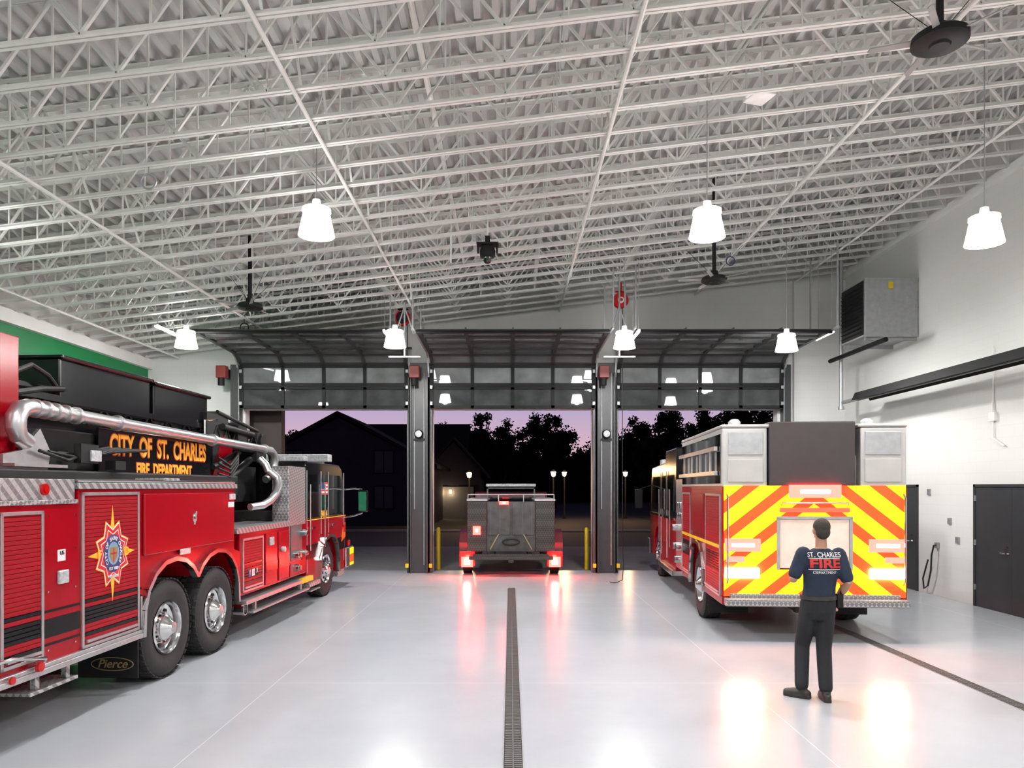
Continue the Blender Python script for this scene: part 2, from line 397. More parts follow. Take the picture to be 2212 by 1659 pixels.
for x,y,z,p in [(-2.45,9.35,5.32,330),(2.48,9.35,5.30,330),(5.98,9.35,5.22,270),(-7.0,9.35,5.0,330),
              (-6.7,15.3,5.03,330),(-2.39,15.3,5.04,330),(2.35,15.3,5.02,330),(5.70,15.3,4.96,330),
              (-6.7,3.4,5.1,330),(-2.45,3.4,5.35,280),(2.45,3.4,5.35,280),(5.9,3.4,5.3,200),  # pendants from this row on are out of view, added as fill light
              (-2.45,-3,5.35,330),(5.9,-3,5.3,300)]: pendant(x,y,z,p)
# ------------------------------------------------------------------ ceiling fans
BLD=mat('fan_blade_grey',(.30,.30,.29),.5)
def fan(x,y,z,D=.46,rot=0):
    r=empty('ceiling_fan',(x,y,z),'black industrial ceiling fan on a long downrod','ceiling fan',group='black ceiling fans',rotz=rot)
    k=D/.46
    make('motor_housing',M().lathe([(0,-.06*k),(.08*k,-.06*k),(.09*k,-.045*k),(.20*k,-.04*k),(.23*k,-.02*k),(.23*k,.03*k),(.19*k,.06*k),(.06*k,.08*k),(0,.08*k)],n=32),MBLACK,r)
    make('downrod',M().cyl((0,0,.06),(0,0,zb(x)+DP-z-.02),.035,n=12).lathe([(0,.06),(.08,.06),(.07,.16),(0,.16)],n=16),MBLACK,r)
    for i in range(5):
        b=M()
        a=2*pi*i/5; u=Vector((math.cos(a),math.sin(a),0)); v=Vector((-math.sin(a),math.cos(a),0))
        p=[u*.2*k+v*.03+Vector((0,0,.02)),u*.2*k-v*.03,u*.62-v*.025,u*.65,u*.62+v*.025+Vector((0,0,.02))]
        q=[t+Vector((0,0,.012)) for t in p]
        b.add(p+q,[(0,1,2,3,4),(9,8,7,6,5)]+[(i2,(i2+1)%5,5+(i2+1)%5,5+i2) for i2 in range(5)])
        make('blade',b,BLD,r,sm=0)
    for i in range(4):
        a=pi/4+pi/2*i; make('guy_wire',M().cyl((.06*math.cos(a),.06*math.sin(a),.12),(.5*math.cos(a),.5*math.sin(a),.6),.004,n=5),MBLACK,r)
fan(4.23,7.3,6.55,.52,.3); fan(-4.75,13.5,5.43,.46,.1); fan(3.71,13.5,5.92,.46,.5)
r=empty('ceiling_camera',(-.38,12.2,5.98),'black ceiling-mounted domed device on a bracket','camera')
make('mounting_bracket',M().box(-.18,.18,-.10,.10,.15,.18).box(-.17,-.14,-.05,.05,.03,.16).box(.14,.17,-.05,.05,.03,.16).box(-.04,.04,-.04,.04,.10,.30),MBLACK,r)
make('support_rod',M().cyl((0,0,.28),(0,0,1.25),.015,n=8),JOIST,r)
make('drum',M().lathe([(0,-.06),(.10,-.06),(.125,-.03),(.13,.05),(.11,.11),(0,.13)],n=24),MBLACK,r)
make('dome',M().lathe([(0,-.15),(.05,-.14),(.075,-.11),(.085,-.06),(0,-.055)],n=20),TINT,r)
make('equipment_box',M().box(-.14,.14,-.15,.15,0,.06).box(-.18,-.14,-.05,.05,.01,.05),mat('white_plastic',(.85,.85,.84),.5),loc=(3.09,9.2,6.97),rotz=.3,label='white plastic ceiling equipment box fixed to a joist',cat='equipment box',bevel=.01)
for x,y,z,c in [(-5.75,16.0,5.60,MBLACK),(4.6,15.5,6.88,BLUE),(-4.3,8.8,5.78,GALV)]:
    b=M(); b.tube([(.09*math.cos(t),0,.09*math.sin(t)) for t in [2*pi*i/20 for i in range(21)]],.012,n=6).cyl((0,0,.09),(0,0,.25),.006,n=5)
    make('coiled_cable',b,c,loc=(x,y,z),label='coiled cable hanging from a joist',cat='cable coil',group='coiled cables')
def reel(x,y,z,hub,lab):
    r=empty('overhead_reel',(x,y,z),lab,'reel',group='overhead spring reels')
    make('drum',M().lathe([(0,-.09),(.17,-.09),(.18,-.07),(.18,.02),(.17,.04),(0,.04)],ax='y',n=28),REDL,r)
    make('side_disc',M().lathe([(0,-.13),(.12 if hub is MBLACK else .06,-.13),(.14 if hub is MBLACK else .075,-.10),(0,-.09)],ax='y',n=24),hub,r)
    make('hub_cap',M().lathe([(0,-.155),(.03,-.15),(.04,-.13),(0,-.125)],ax='y',n=16),REDL if hub is WHT else DGREY,r)
    make('bracket',M().box(-.03,.03,-.03,.05,.1,zb(x)-z+.05).box(-.12,.12,-.03,.03,.19,.22),REDL if hub is WHT else MBLACK,r)
    make('cable',M().cyl((.1,0,-.1),(.1,0,-1.0),.01,n=6),MBLACK,r)
reel(2.52,17.0,6.42,WHT,'red enamelled spring cord reel with white hub'); reel(-2.47,17.0,6.02,MBLACK,'dark red spring cord reel with black hub')
# ------------------------------------------------------------------ overhead sectional doors
path=[(18.52,4.10),(18.52,4.66),(18.50,5.20),(18.12,5.42),(17.50,5.44),(16.9,5.45),(16.3,5.46),(15.7,5.47)]
for di,(a,b_) in enumerate(OP):
    x0,x1=a-.03,b_+.03; D=empty('door_%d'%(di+1),((a+b_)/2,18.52,0),'graphite sectional overhead door with glass panels, raised open','overhead door',kind='structure')
    cx=(a+b_)/2
    for k in range(len(path)-1):
        (ya,za),(yb,zb_)=path[k],path[k+1]
        A=Vector((0,ya-18.52,za)); B=Vector((0,yb-18.52,zb_)); W=(x1-x0)/2
        dd=(B-A).normalized(); nn=Vector((1,0,0)).cross(dd)
        f=M()
        f.bar(A+Vector((-W,0,0))+dd*.045,A+Vector((W,0,0))+dd*.045,.06,.085,up=dd)
        f.bar(B+Vector((-W,0,0))-dd*.04,B+Vector((W,0,0))-dd*.04,.06,.075,up=dd)
        for j in range(5):
            xx=-W+.04+(2*W-.08)*j/4
            f.bar(A+Vector((xx,0,0))+dd*.02,B+Vector((xx,0,0))-dd*.02,.085,.06,up=nn)
            if 0<j<4: f.bar(A+Vector((xx,0,0))-nn*.05,B+Vector((xx,0,0))-nn*.05,.03,.03,m=1,up=nn)
        make('section_frame',f,[FRAME if k<2 else FRAMEH,MGREY],D,sm=0)
        for j in range(4):
            xa_=-W+.04+(2*W-.08)*j/4+.042; xb_=-W+.04+(2*W-.08)*(j+1)/4-.042
            g=M(); C0=A+dd*.085; C1=B-dd*.075
            g.add([C0+Vector((xa_,0,0)),C0+Vector((xb_,0,0)),C1+Vector((xb_,0,0)),C1+Vector((xa_,0,0))],[(0,1,2,3)])
            make('glass_pane',g,GLASS_B if k==0 else (GLASS_T if k==1 else GLASS_H),D,sm=0)
    for s in (-1,1):
        t=M()
        X=s*((x1-x0)/2+.05)
        pts=[(X,-.0,.02),(X,0,4.9),(X,-.05,5.15),(X,-.18,5.36),(X,-.4,5.46),(X,-3.05,5.50)]
        for p,q in zip(pts[:-1],pts[1:]): t.bar(p,q,.04,.05)
        t.bar((X,-3.0,5.5),(X,-3.0,zb(cx+X)),.03,.03); t.bar((X,-1.6,5.5),(X,-1.6,zb(cx+X)),.03,.03)
        make('track',t,GALV,D,sm=0)
    t=M()
    t.cyl((-(x1-x0)/2-.1,.0,5.62),((x1-x0)/2+.1,.0,5.62),.03,n=10)
    for X in (-1.8,-.6,.6,1.8): t.cyl((X-.25,0,5.62),(X+.25,0,5.62),.055,n=14)
    make('torsion_shaft',t,MGREY,D)
    make('end_stiffener',M().cyl((-(x1-x0)/2,-2.85,5.43),((x1-x0)/2,-2.85,5.43),.035,n=8),FRAME,D)
    hd=M()
    for s in (-1,1):
        for zz in (4.2,4.6,5.0): hd.box(s*((x1-x0)/2-.02)-.03,s*((x1-x0)/2-.02)+.03,-.05,-.03,zz,zz+.08)
    make('hinge_plates',hd,GALV,D,sm=0)
def jamb(x0,x1,lab):
    r=empty('door_jamb_column',((x0+x1)/2,18.62,0),lab,'column',group='door jamb columns'); w=(x1-x0)/2
    b=M(); b.box(-w+.05,w-.05,-.12,.17,0,5.25); b.box(-w+.09,-w+.13,-.2,-.12,0,5.0); b.box(w-.13,w-.09,-.2,-.12,0,5.0)
    make('column_body',b,DGREY,r,bevel=.005,sm=0)
    make('side_rail',M().box(-w,-w+.05,-.04,.17,0,5.0).box(w-.05,w,-.04,.17,0,5.0),MGREY,r,sm=0)
    make('conduit',M().cyl((w-.19,-.14,.2),(w-.19,-.14,5),.015,n=8),GALV,r); make('conduit',M().cyl((-w+.2,-.14,1.6),(-w+.2,-.14,5),.012,n=8),GALV,r)
    make('work_lamp',M().lathe([(0,-.26),(.09,-.26),(.11,-.22),(.11,-.15),(.05,-.12),(0,-.12)],o=(0,0,3.47),ax='y',n=24).box(-.14,.14,-.16,-.12,3.30,3.36),MBLACK,r)
    make('lamp_lens',M().lathe([(0,-.27),(.07,-.268),(.085,-.258),(0,-.258)],o=(0,0,3.47),ax='y',n=24),LENS,r)
    make('photo_sensor',M().box(-w-.02,-w+.06,-.2,-.15,.14,.24).box(w-.06,w+.02,-.2,-.15,.14,.24),YEL,r,sm=0)
jamb(-2.60,-1.97,'dark grey steel column between overhead doors, with round lamp'); jamb(2.07,2.70,'dark grey steel column between overhead doors, with round lamp')
make('door_jamb_column',M().box(-6.98,-6.80,18.45,18.79,0,5.2),DGREY,label='dark grey steel jamb column beside the first door',cat='column',group='door jamb columns',sm=0)
make('door_jamb_column',M().box(6.84,6.98,18.45,18.79,0,5.2),DGREY,label='dark grey steel jamb column beside the block wall',cat='column',group='door jamb columns',sm=0)
for x,yy in ((-7.1,.55),(-2.36,.17),(2.3,.17)):
    r=empty('door_operator',(x,18.24,4.98),'red electric overhead door motor on the door frame','door motor',group='door motors')
    make('motor_box',M().box(-.12,.12,-.12,.1,-.15,.15),OPRED,r,bevel=.015)
    make('motor_drum',M().cyl((-.02,-.02,-.15),(-.02,-.02,-.33),.08,n=16),MBLACK,r)
    make('mounting_plate',M().box(-.09,.09,.1,yy,-.1,.1),MBLACK,r)
for x,y,z in [(-7.1,14.8,5.36),(-2.62,15.3,5.36),(2.66,15.3,5.36),(6.98,16.0,5.5)]:
    r=empty('linear_light',(x,y,z),'slim white linear light beside the door track','light',group='linear lights')
    make('tube',M().cyl((0,0,0),(0,.9,0),.018,n=10),EMT,r); make('housing',M().box(-.025,.025,0,.9,.018,.05),WHITE,r,sm=0)
    for yy in (.1,.8): make('suspension_rod',M().cyl((0,yy,.05),(0,yy,zb(x)-z+.03),.006,n=6),GALV,r)
for x in (-2.32,2.38):
    b=M(); b.cyl((x-.35,16.2,5.0),(x+.35,16.2,5.0),.02,n=8); b.cyl((x,16.2,5.0),(x,16.2,zb(x)),.02,n=8); b.cyl((x-.2,16.2,5.5),(x,16.2,6.1),.015,n=8); b.cyl((x+.2,16.2,5.5),(x,16.2,6.1),.015,n=8)
    make('hanger_frame',b,GALV,label='galvanised pipe hanger frame below the joists',cat='pipe hanger',group='pipe hangers')
b=M(); b.tube([(2.62,17.3,6.4),(2.61,17.3,3.5),(2.6,17.2,.9),(2.6,17.1,.25),(2.55,16.9,.03),(2.4,16.6,.02),(2.25,16.5,.02),(2.2,16.4,.05)],.009,n=6)
make('hanging_cord',b,MBLACK,label='thin black power cord hanging down to the floor',cat='cord')
# ------------------------------------------------------------------ bollards, drains
for x in (-1.9,2.0):
    make('bollard',M().lathe([(0,0),(.055,0),(.055,1.06),(.04,1.1),(0,1.115)],n=16),YEL,loc=(x,19.5,-.02),label='yellow steel safety bollard beside the doorway',cat='bollard',group='yellow bollards')
def drain(x,y0,y1):
    r=empty('trench_drain',(x,y0,0),'narrow steel trench drain set in the floor','drain',group='trench drains')
    L_=y1-y0
    make('frame_rail',M().box(-.085,-.074,0,L_,0,.004),GALV,r,sm=0); make('frame_rail',M().box(.074,.085,0,L_,0,.004),GALV,r,sm=0)
    make('channel',M().box(-.074,.074,0,L_,0,.0015),MBLACK,r,sm=0)
    g=M(); y=.02
    while y<L_-.03:
        g.box(-.068,-.008,y,y+.022,.0015,.005); g.box(.008,.068,y,y+.022,.0015,.005); y+=.042
    g.box(-.006,.006,0,L_,.0015,.0045)
    make('grating',g,GRATE,r,sm=0)
drain(0.02,2.5,15.8); drain(5.0,4,17.5)
# ------------------------------------------------------------------ right wall items
def wdoor(n,y0,y1,leaves,hy):
    r=empty('door_%d'%n,(XR,(y0+y1)/2,0),'dark grey hollow metal door in grey frame','door',kind='structure'); c=(y0+y1)/2
    f=M(); f.box(-.04,0,y0-c-.05,y0-c,0,2.2).box(-.04,0,y1-c,y1-c+.05,0,2.2).box(-.04,0,y0-c-.05,y1-c+.05,2.15,2.2)
    make('door_frame',f,DGREY,r,sm=0)
    w=(y1-y0)/leaves
    for i in range(leaves):
        make('door_leaf',M().box(-.025,0,y0-c+i*w+.004,y0-c+(i+1)*w-.004,.01,2.15),DGREY,r,bevel=.003,sm=0)
    h=M(); h.cyl((-.025,hy-c,1.02),(-.085,hy-c,1.02),.014,n=10).cyl((-.08,hy-c,1.02),(-.08,hy-c+.12,1.02),.011,n=10).cyl((-.025,hy-c,1.02),(-.032,hy-c,1.02),.035,n=16).cyl((-.025,hy-c,1.14),(-.04,hy-c,1.14),.02,n=12)
    make('lever_handle',h,CHR,r)
    for z in (.3,1.1,1.9): make('hinge',M().box(-.045,-.025,y1-c-.02,y1-c+.02,z,z+.1),GALV,r,sm=0)
wdoor(4,11.45,13.39,2,12.52); wdoor(5,15.35,16.2,1,15.5)
r=empty('unit_heater',(7.85,15.9,5.25),'galvanised sheet-metal air unit with dark louvre','air unit')
make('casing',M().box(-.53,.57,-.6,.5,.02,1.22),GALV,r,bevel=.01,sm=0)
lv=M()
for i in range(12): lv.bar((-.55,-.5,.12+i*.085),(-.55,.42,.12+i*.085),.06,.012,up=(.5,0,1))
lv.box(-.545,-.535,-.55,.45,.06,1.18)
make('louvre',lv,MBLACK,r,sm=0)
make('seam_flange',M().box(-.2,.57,-.61,-.6,.6,.62).box(-.535,.57,-.615,-.6,0,.05).box(-.535,.57,-.615,-.6,1.18,1.22),GALV,r,sm=0)
make('warning_tag',M().box(-.05,.05,-.612,-.6,1.0,1.14),YEL,r,sm=0)
make('support_bracket',M().box(-.5,.57,-.55,-.5,-.06,.02),GALV,r,sm=0); make('support_bracket',M().box(-.5,.57,.4,.45,-.06,.02),GALV,r,sm=0)
make('exhaust_tube',M().cyl((-.30,-1.0,-.13),(-.30,1.6,-.13),.05,n=12),MBLACK,r,label='black exhaust tube')
r=empty('radiant_tube_heater',(7.75,9.5,4.08),'long black radiant tube heater hung along the block wall','heater')
make('reflector',M().prism([(-.2,-.02),(-.12,.14),(.12,.14),(.2,-.02),(.21,-.02),(.13,.155),(-.13,.155),(-.21,-.02)],-2.5,6.9,'y'),MBLACK,r,sm=0)
make('burner_tube',M().cyl((0,-2.5,.04),(0,7.0,.04),.05,n=14),DGREY,r)
make('flue_pipe',M().cyl((0,7.0,.04),(0,7.8,.04),.045,n=12),GALV,r)
make('vent_riser',M().cyl((-.03,7.8,-.12),(-.03,7.8,zb(7.7)+.4-4.08),.045,n=12).lathe([(0,0),(.07,0),(.07,.08),(0,.08)],o=(-.03,7.8,-.13),n=12),GALV,r,label='galvanised vertical vent pipe')
for y in (-1.5,1,3.6,6.2): make('hanger',M().bar((-.14,y,.16),(.67,y,.17),.012,.012),JOIST,r,sm=0)
r=empty('wall_hose',(XR,14.6,.9),'black hose hanging from a wall bracket','hose')
b2=M(); b2.tube([(-.02,0,.1),(-.09,0,.1),(-.11,.04,-.1),(-.10,.08,-.4),(-.08,.22,-.72),(-.07,.38,-.8),(-.08,.40,-.6),(-.09,.2,-.2)],.016,n=8)
make('hose',b2,HOSE,r); make('bracket',M().box(-.05,0,-.05,.05,.05,.16),GALV,r,sm=0)
for y,z in ((13.95,1.15),(14.9,2.05),(14.2,1.5)):
    b=M().box(-.03,0,-.05,.05,-.06,.06).box(-.034,-.03,-.02,.02,.01,.035).box(-.034,-.03,-.02,.02,-.035,-.01)
    make('wall_outlet',b,GALV,loc=(XR,y,z),label='small metal wall outlet box',cat='outlet',group='wall outlets',bevel=.004,sm=0)
make('wall_conduit',M().cyl((XR-.03,12.9,3.0),(XR-.03,12.9,4.6),.015,n=8).cyl((XR-.03,12.9,3.0),(XR-.03,12.6,2.85),.015,n=8).box(XR-.06,XR,12.82,12.98,3.3,3.45),JOIST,label='thin white wall conduit with junction box',cat='conduit')
# ------------------------------------------------------------------ wheels
def wheel_mesh(R=.56,W=.30,rear=True):
    k=R/.56
    t=M().lathe([(.30*k,-.03),(.40*k,0),(.47*k,.0),(.53*k,-.025),(.555*k,-.06),(.555*k,-W+.06),(.53*k,-W+.025),(.40*k,-W),(.30*k,-W+.02)],ax='x',n=48,close=True)
    for i in range(44):
        a=2*pi*i/44; c=math.cos(a); s=math.sin(a); rr=Vector((0,c,s))
        for xo,w in ((-.045,.06),(-W/2,.10),(-W+.045,.06)):
            p=Vector((xo-w/2,0,0))+rr*(R-.006); q=Vector((xo+w/2,0,0))+rr*(R-.006); t.bar(p,q,.055*k,.012,up=rr)
    rm=M()
    if rear: pr=[(.30,-.02),(.292,-.0),(.283,-.02),(.27,-.09),(.235,-.11),(.15,-.115),(.145,-.03),(.12,.0),(.08,.03),(.06,.06),(0,.065)]
    else: pr=[(.30,-.02),(.292,-.0),(.283,-.02),(.272,-.05),(.24,-.03),(.16,.0),(.12,.03),(.11,.06),(.07,.075),(0,.08)]
    rm.lathe([(r*k,h) for r,h in pr],ax='x',n=40)
    ho=M(); lg=M()
    for i in range(10):
        a=2*pi*(i+.5)/10; p=Vector((0,math.cos(a),math.sin(a)))
        q=p*(.205*k); xo=-.112 if rear else -.018
        ho.cyl(q+Vector((xo-.01,0,0)),q+Vector((xo+.012,0,0)),.027*k,n=12)
        a=2*pi*i/10; p=Vector((0,math.cos(a),math.sin(a)))*(.165*k if rear else .15*k)
        xo=-.113 if rear else .0
        lg.cyl(p+Vector((xo,0,0)),p+Vector((xo+.05,0,0)),.014*k,n=6)
    return t,rm,ho,lg
def wheel(parent,loc,rear=True,R=.56,rotz=0,W=.3):
    t,rm,ho,lg=wheel_mesh(R,W,rear)
    w=make('wheel',t,RUB,parent,loc=loc,rotz=rotz,label='black rubber truck tyre')
    make('rim',rm,CHR,w,label='polished chrome rim'); make('hand_holes',ho,MBLACK,w); make('lug_nuts',lg,CHR,w)
    return w
def dupw(w,parent,loc,rotz=0): return dup(w,loc,rotz,parent)
def roller(parent,y0,y1,z0,z1,xs=0,sgn=1,stripes=None,m=None,pitch=.038,frame=.03):
    s=M(); z=z0+frame
    while z<z1-frame-.001:
        z2=min(z+pitch,z1-frame); mi=0
        if stripes:
            zc=(z+z2)/2
            if any(a<=zc<=b for a,b in stripes): mi=1
        X=xs+sgn*.006; X2=xs+sgn*.013
        zz=[z,z+pitch*.12,z2-pitch*.12,z2]
        s.add([(X,y0+frame,zz[0]),(X2,y0+frame,zz[1]),(X2,y0+frame,zz[2]),(X,y0+frame,zz[3]),(X,y1-frame,zz[0]),(X2,y1-frame,zz[1]),(X2,y1-frame,zz[2]),(X,y1-frame,zz[3])],
              [(0,1,5,4),(1,2,6,5),(2,3,7,6)],mi)
        z=z2
    a,b=sorted((xs,xs+sgn*.004)); s.box(a,b,y0+frame,y1-frame,z0+frame,z1-frame,1)
    d=make('roll_up_door',s,[m or SLAT,BLACK],parent,sm=0,label='red slatted roll-up compartment door')
    a,b=sorted((xs,xs+sgn*.022)); f=M()
    f.box(a,b,y0,y0+frame,z0,z1).box(a,b,y1-frame,y1,z0,z1).box(a,b,y0,y1,z1-frame,z1).box(a,b,y0,y1,z0,z0+frame)
    make('door_frame',f,ALU,d,bevel=.003,sm=0,label='brushed aluminium door frame')
    a,b=sorted((xs+sgn*.02,xs+sgn*.04)); make('lift_bar',M().box(a,b,y0+.05,y1-.05,z0+frame+.02,z0+frame+.045),ALU,d,sm=0)
    return d
# ------------------------------------------------------------------ LADDER TRUCK
T=empty('ladder_truck',(-3.87,8.39,0),'red aerial ladder fire truck with black boom and silver waterway pipe','fire truck',rotz=-math.atan(.0464))
arch=[(-.6,.57),(-.585,.85),(-.51,1.05),(-.36,1.21),(-.16,1.31),(.08,1.335),(.31,1.29),(.49,1.19),(.61,1.07),(.73,1.19),(.91,1.29),(1.14,1.335),(1.38,1.31),(1.58,1.21),(1.73,1.05),(1.80,.85),(1.82,.57)]
poly=[(-3.9,.6),(-.6,.6)]+arch+[(1.95,.57),(1.95,1.25),(1.76,1.3),(1.76,2.13),(-1.64,2.13),(-1.64,2.0),(-3.9,2.0)]
make('rear_body',M().prism(poly,0,-.75,'x').box(-2.5,-.75,-3.9,1.76,.95,2.0).prism(poly,-1.75,-2.5,'x'),RED,T,sm=0,label='glossy red compartment body')
make('chassis',M().box(-1.0,-.85,-3.7,7.6,.55,.8).box(-1.65,-1.5,-3.7,7.6,.55,.8).cyl((-2.3,0,.56),(-.2,0,.56),.09).cyl((-2.3,1.22,.56),(-.2,1.22,.56),.09).cyl((-2.3,6.25,.56),(-.2,6.25,.56),.07).box(-1.6,-.9,1.9,4.0,.5,.9),MBLACK,T,sm=0)
tr=M()
for p,q in zip(arch[:-1],arch[1:]):
    tr.bar((.02,p[0],p[1]),(.02,q[0],q[1]),.075,.05,up=(0,p[1]-q[1],q[0]-p[0]))
make('fender_trim',tr,CHR,T,sm=60,label='polished fender trim')
w1=wheel(T,(.0,0,.56)); dupw(w1,T,(0,1.22,.56)); 
for y in (0,1.22): dupw(w1,T,(-2.5,y,.56),pi)
for y in (0,1.22): make('inner_tyre',M().lathe([(.3,-.34),(.42,-.32),(.53,-.34),(.555,-.38),(.555,-.58),(.53,-.62),(.4,-.63),(.3,-.6)],ax='x',n=40,close=True),RUB,T,loc=(0,y,.56))
w3=wheel(T,(-.06,6.25,.54),rear=False,R=.54); dupw(w3,T,(-2.44,6.25,.54),pi)
ST=[(.79,.81),(.86,1.02),(1.075,1.095)]
roller(T,-1.60,-.64,.66,2.10,stripes=[(.78,.82),(.87,1.02),(1.06,1.10)])
roller(T,-2.62,-2.12,.70,1.95,stripes=[(.78,.82),(.87,1.02),(1.06,1.10)]); roller(T,-3.5,-2.75,.70,1.95,stripes=ST)
for a,b in ST:
    make('black_stripe',M().box(.002,.008,-2.1,-1.62,a,b).box(.002,.008,-.62,-.585,a,b),BLACK,T,sm=0)
make('upper_compartment_door',M().box(0,.03,-.56,1.70,1.42,2.08),RED,T,bevel=.012,sm=0,label='glossy red flat compartment door')
make('door_latch',M().lathe([(0,.03),(.05,.03),(.055,.038),(.03,.05),(0,.05)],o=(0,.55,1.78),ax='x',n=20).cyl((.03,.55,1.70),(.055,.55,1.86),.012,n=8),CHR,T)
rr=M(); rr.box(-.06,.05,-3.9,-.62,.57,.62); rr.box(-.05,.03,-.62,-.60,.56,1.0); rr.box(-.02,.03,-3.9,-.6,.62,.655)
make('rub_rail',rr,ALU,T,bevel=.006,sm=0)
st=M(); st.box(-.35,.03,-2.3,-1.68,.42,.45).box(-.05,.0,-2.2,-2.15,.45,.56).box(-.05,.0,-1.8,-1.75,.45,.56)
make('rear_side_step',st,DIA,T,bevel=.004,sm=0)
make('marker_light',M().lathe([(0,0),(.045,0),(.04,.03),(0,.035)],o=(.06,-2.25,.66),ax='x',n=16).lathe([(0,0),(.03,0),(.03,.02),(0,.02)],o=(.05,-2.55,.62),ax='x',n=16),REDL,T)
make('grab_rail',M().tube([(.03,-2.7,.78),(.09,-2.6,.8),(.09,-2.2,.72),(.04,-2.15,.68)],.015),CHR,T)
dp=M(); dp.box(-.35,.02,-3.9,-1.66,2.0,2.04).box(-.32,.0,-2.6,-1.68,2.04,2.22).box(-.36,.03,-1.66,1.80,2.13,2.19).box(-2.5,-2.1,-3.9,1.8,2.13,2.19)
dp.box(-.34,.0,-.1,.25,2.19,2.25)
make('tread_plate_deck',dp,DIA,T,bevel=.006,sm=0,label='silver tread plate top')
make('toe_rail',M().tube([(.0,-1.66,2.21),(.0,1.75,2.21)],.018).tube([(-.02,-3.9,2.35),(-.02,-3.0,2.35),(-.02,-2.82,2.33),(-.02,-2.72,2.22),(-.02,-2.70,2.05)],.022),CHR,T)
make('box_latch',M().cyl((0,-2.1,2.13),(.02,-2.1,2.13),.05).cyl((.02,-2.1,2.13),(.03,-2.1,2.13),.03),REDL,T)
dl=M()
dl.box(0,.03,-1.93,-1.80,1.30,1.42).box(.03,.05,.18,.42,1.36,1.43).box(.03,.05,1.52,1.7,1.98,2.06)
dl.box(.0,.03,-2.75,-2.63,2.06,2.2)
make('warning_lamp',dl,LENS,T,bevel=.01,sm=0,label='clear scene and warning lamp')
make('placard',M().box(0,.006,-1.92,-1.82,1.50,1.60).box(.03,.035,1.50,1.68,1.88,1.95),WHT,T,sm=0)
put_text('placard_lettering','US',.05,SIDE,(.008,-1.87,1.57),MBLACK,T)
rv=M()
for y in (-2.05,-1.68):
    for z in (.75,1.0,1.25,1.6,1.9): rv.cyl((0,y,z),(.008,y,z),.01,n=8)
make('rivets',rv,CHR,T)
ec=(-1.12,1.50)
def star(n,ro,ri,sy=1,rot=0,rn=None):
    o=[]
    for i in range(2*n):
        a=pi/2+pi*i/n+rot; r=ro if i%2==0 else ri
        if rn and i%2==0 and i//2%2: r=rn
        o.append((ec[0]+r*math.cos(a)*sy,ec[1]+r*math.sin(a)))
    return o
def disc(r,sy=.85,n=32): return [(ec[0]+r*sy*math.cos(2*pi*i/n),ec[1]+r*sy/.85*math.sin(2*pi*i/n)) for i in range(n)]
em=make('department_emblem',M().prism(star(4,.47,.10,.84,0),.014,.0162,'x').prism(star(8,.345,.245,.86,pi/8),.014,.016,'x'),GOLD,T,sm=0,label='gold and red star emblem with round blue crest')
make('emblem_star_outline',M().prism(star(8,.330,.235,.86,pi/8),.0165,.018,'x'),WHT,em,sm=0)
make('emblem_petals',M().prism(star(8,.312,.222,.86,pi/8),.018,.020,'x'),REDT,em,sm=0)
make('emblem_inner_star',M().prism(star(8,.255,.190,.86,pi/8),.020,.0215,'x'),WHT,em,sm=0)
make('emblem_flare',M().prism(star(8,.240,.180,.86,pi/8),.0215,.0225,'x'),REDT,em,sm=0)
make('crest_ring',M().prism(disc(.185),.0225,.024,'x'),BLUE,em,sm=0)
make('crest_centre',M().prism(disc(.112),.024,.026,'x'),SKYB,em,sm=0)
make('crest_shield',M().prism([(ec[0]-.065,ec[1]+.06),(ec[0]+.065,ec[1]+.06),(ec[0]+.06,ec[1]-.03),(ec[0],ec[1]-.10),(ec[0]-.06,ec[1]-.03)],.026,.028,'x'),DGOLD,em,sm=0)
make('shield_cross',M().box(.028,.030,ec[0]-.007,ec[0]+.007,ec[1]-.08,ec[1]+.05).box(.028,.030,ec[0]-.05,ec[0]+.05,ec[1]-.006,ec[1]+.008),REDT,em,sm=0)
def arc_text(s,R0,a0,a1,size,mt,par):
    vs=M()
    for i,ch in enumerate(s):
        if ch==' ': continue
        a=a0+(a1-a0)*i/(len(s)-1); me=text(ch,size,.001,.001)
        ca,sa=math.cos(a-pi/2),math.sin(a-pi/2)
        V=[]
        for v in me.vertices:
            x,y=v.co.x,v.co.y; X=x*ca-y*sa+R0*math.cos(a); Y=x*sa+y*ca+R0*math.sin(a)
            V.append((.0265+v.co.z,ec[0]+X*.85,ec[1]+Y))
        vs.add(V,[tuple(p.vertices) for p in me.polygons])
    make('crest_lettering',vs,mt,par,sm=0)
arc_text('CITY OF SAINT CHARLES',.148,math.radians(215),math.radians(-35),.055,WHT,em)
put_text('emblem_letter','F',.12,SIDE,(.0245,ec[0]-.225,ec[1]),GOLD,em,off=.004); put_text('emblem_letter','D',.12,SIDE,(.0245,ec[0]+.225,ec[1]),GOLD,em,off=.004)
put_text('emblem_lettering','EST 1809',.04,SIDE,(.0285,ec[0],ec[1]-.148),WHT,em); put_text('emblem_lettering','MISSOURI',.04,SIDE,(.0245,ec[0],ec[1]-.225),WHT,em)
mf=make('rear_mud_flap',M().box(-.62,.02,-.68,-.66,.16,.56),MBLACK,T,sm=0,label='black mud flap with script lettering')
b=M(); b.tube([(-.25+.225*math.cos(2*pi*i/36),-.684,.305+.068*math.sin(2*pi*i/36)) for i in range(37)],.005,n=6)
make('oval_outline',b,DGOLD,mf); put_text('flap_lettering','Pierce',.125,REAR,(-.25,-.684,.305),DGOLD,mf,shear=.3,off=.001)
mc=M(); mc.box(-.75,0,1.95,3.95,.62,1.50); mc.box(-2.5,-1.75,1.95,3.95,.62,1.5); mc.box(-1.8,-.7,1.95,3.95,.9,1.5)
make('mid_body',mc,RED,T,bevel=.008,sm=0)
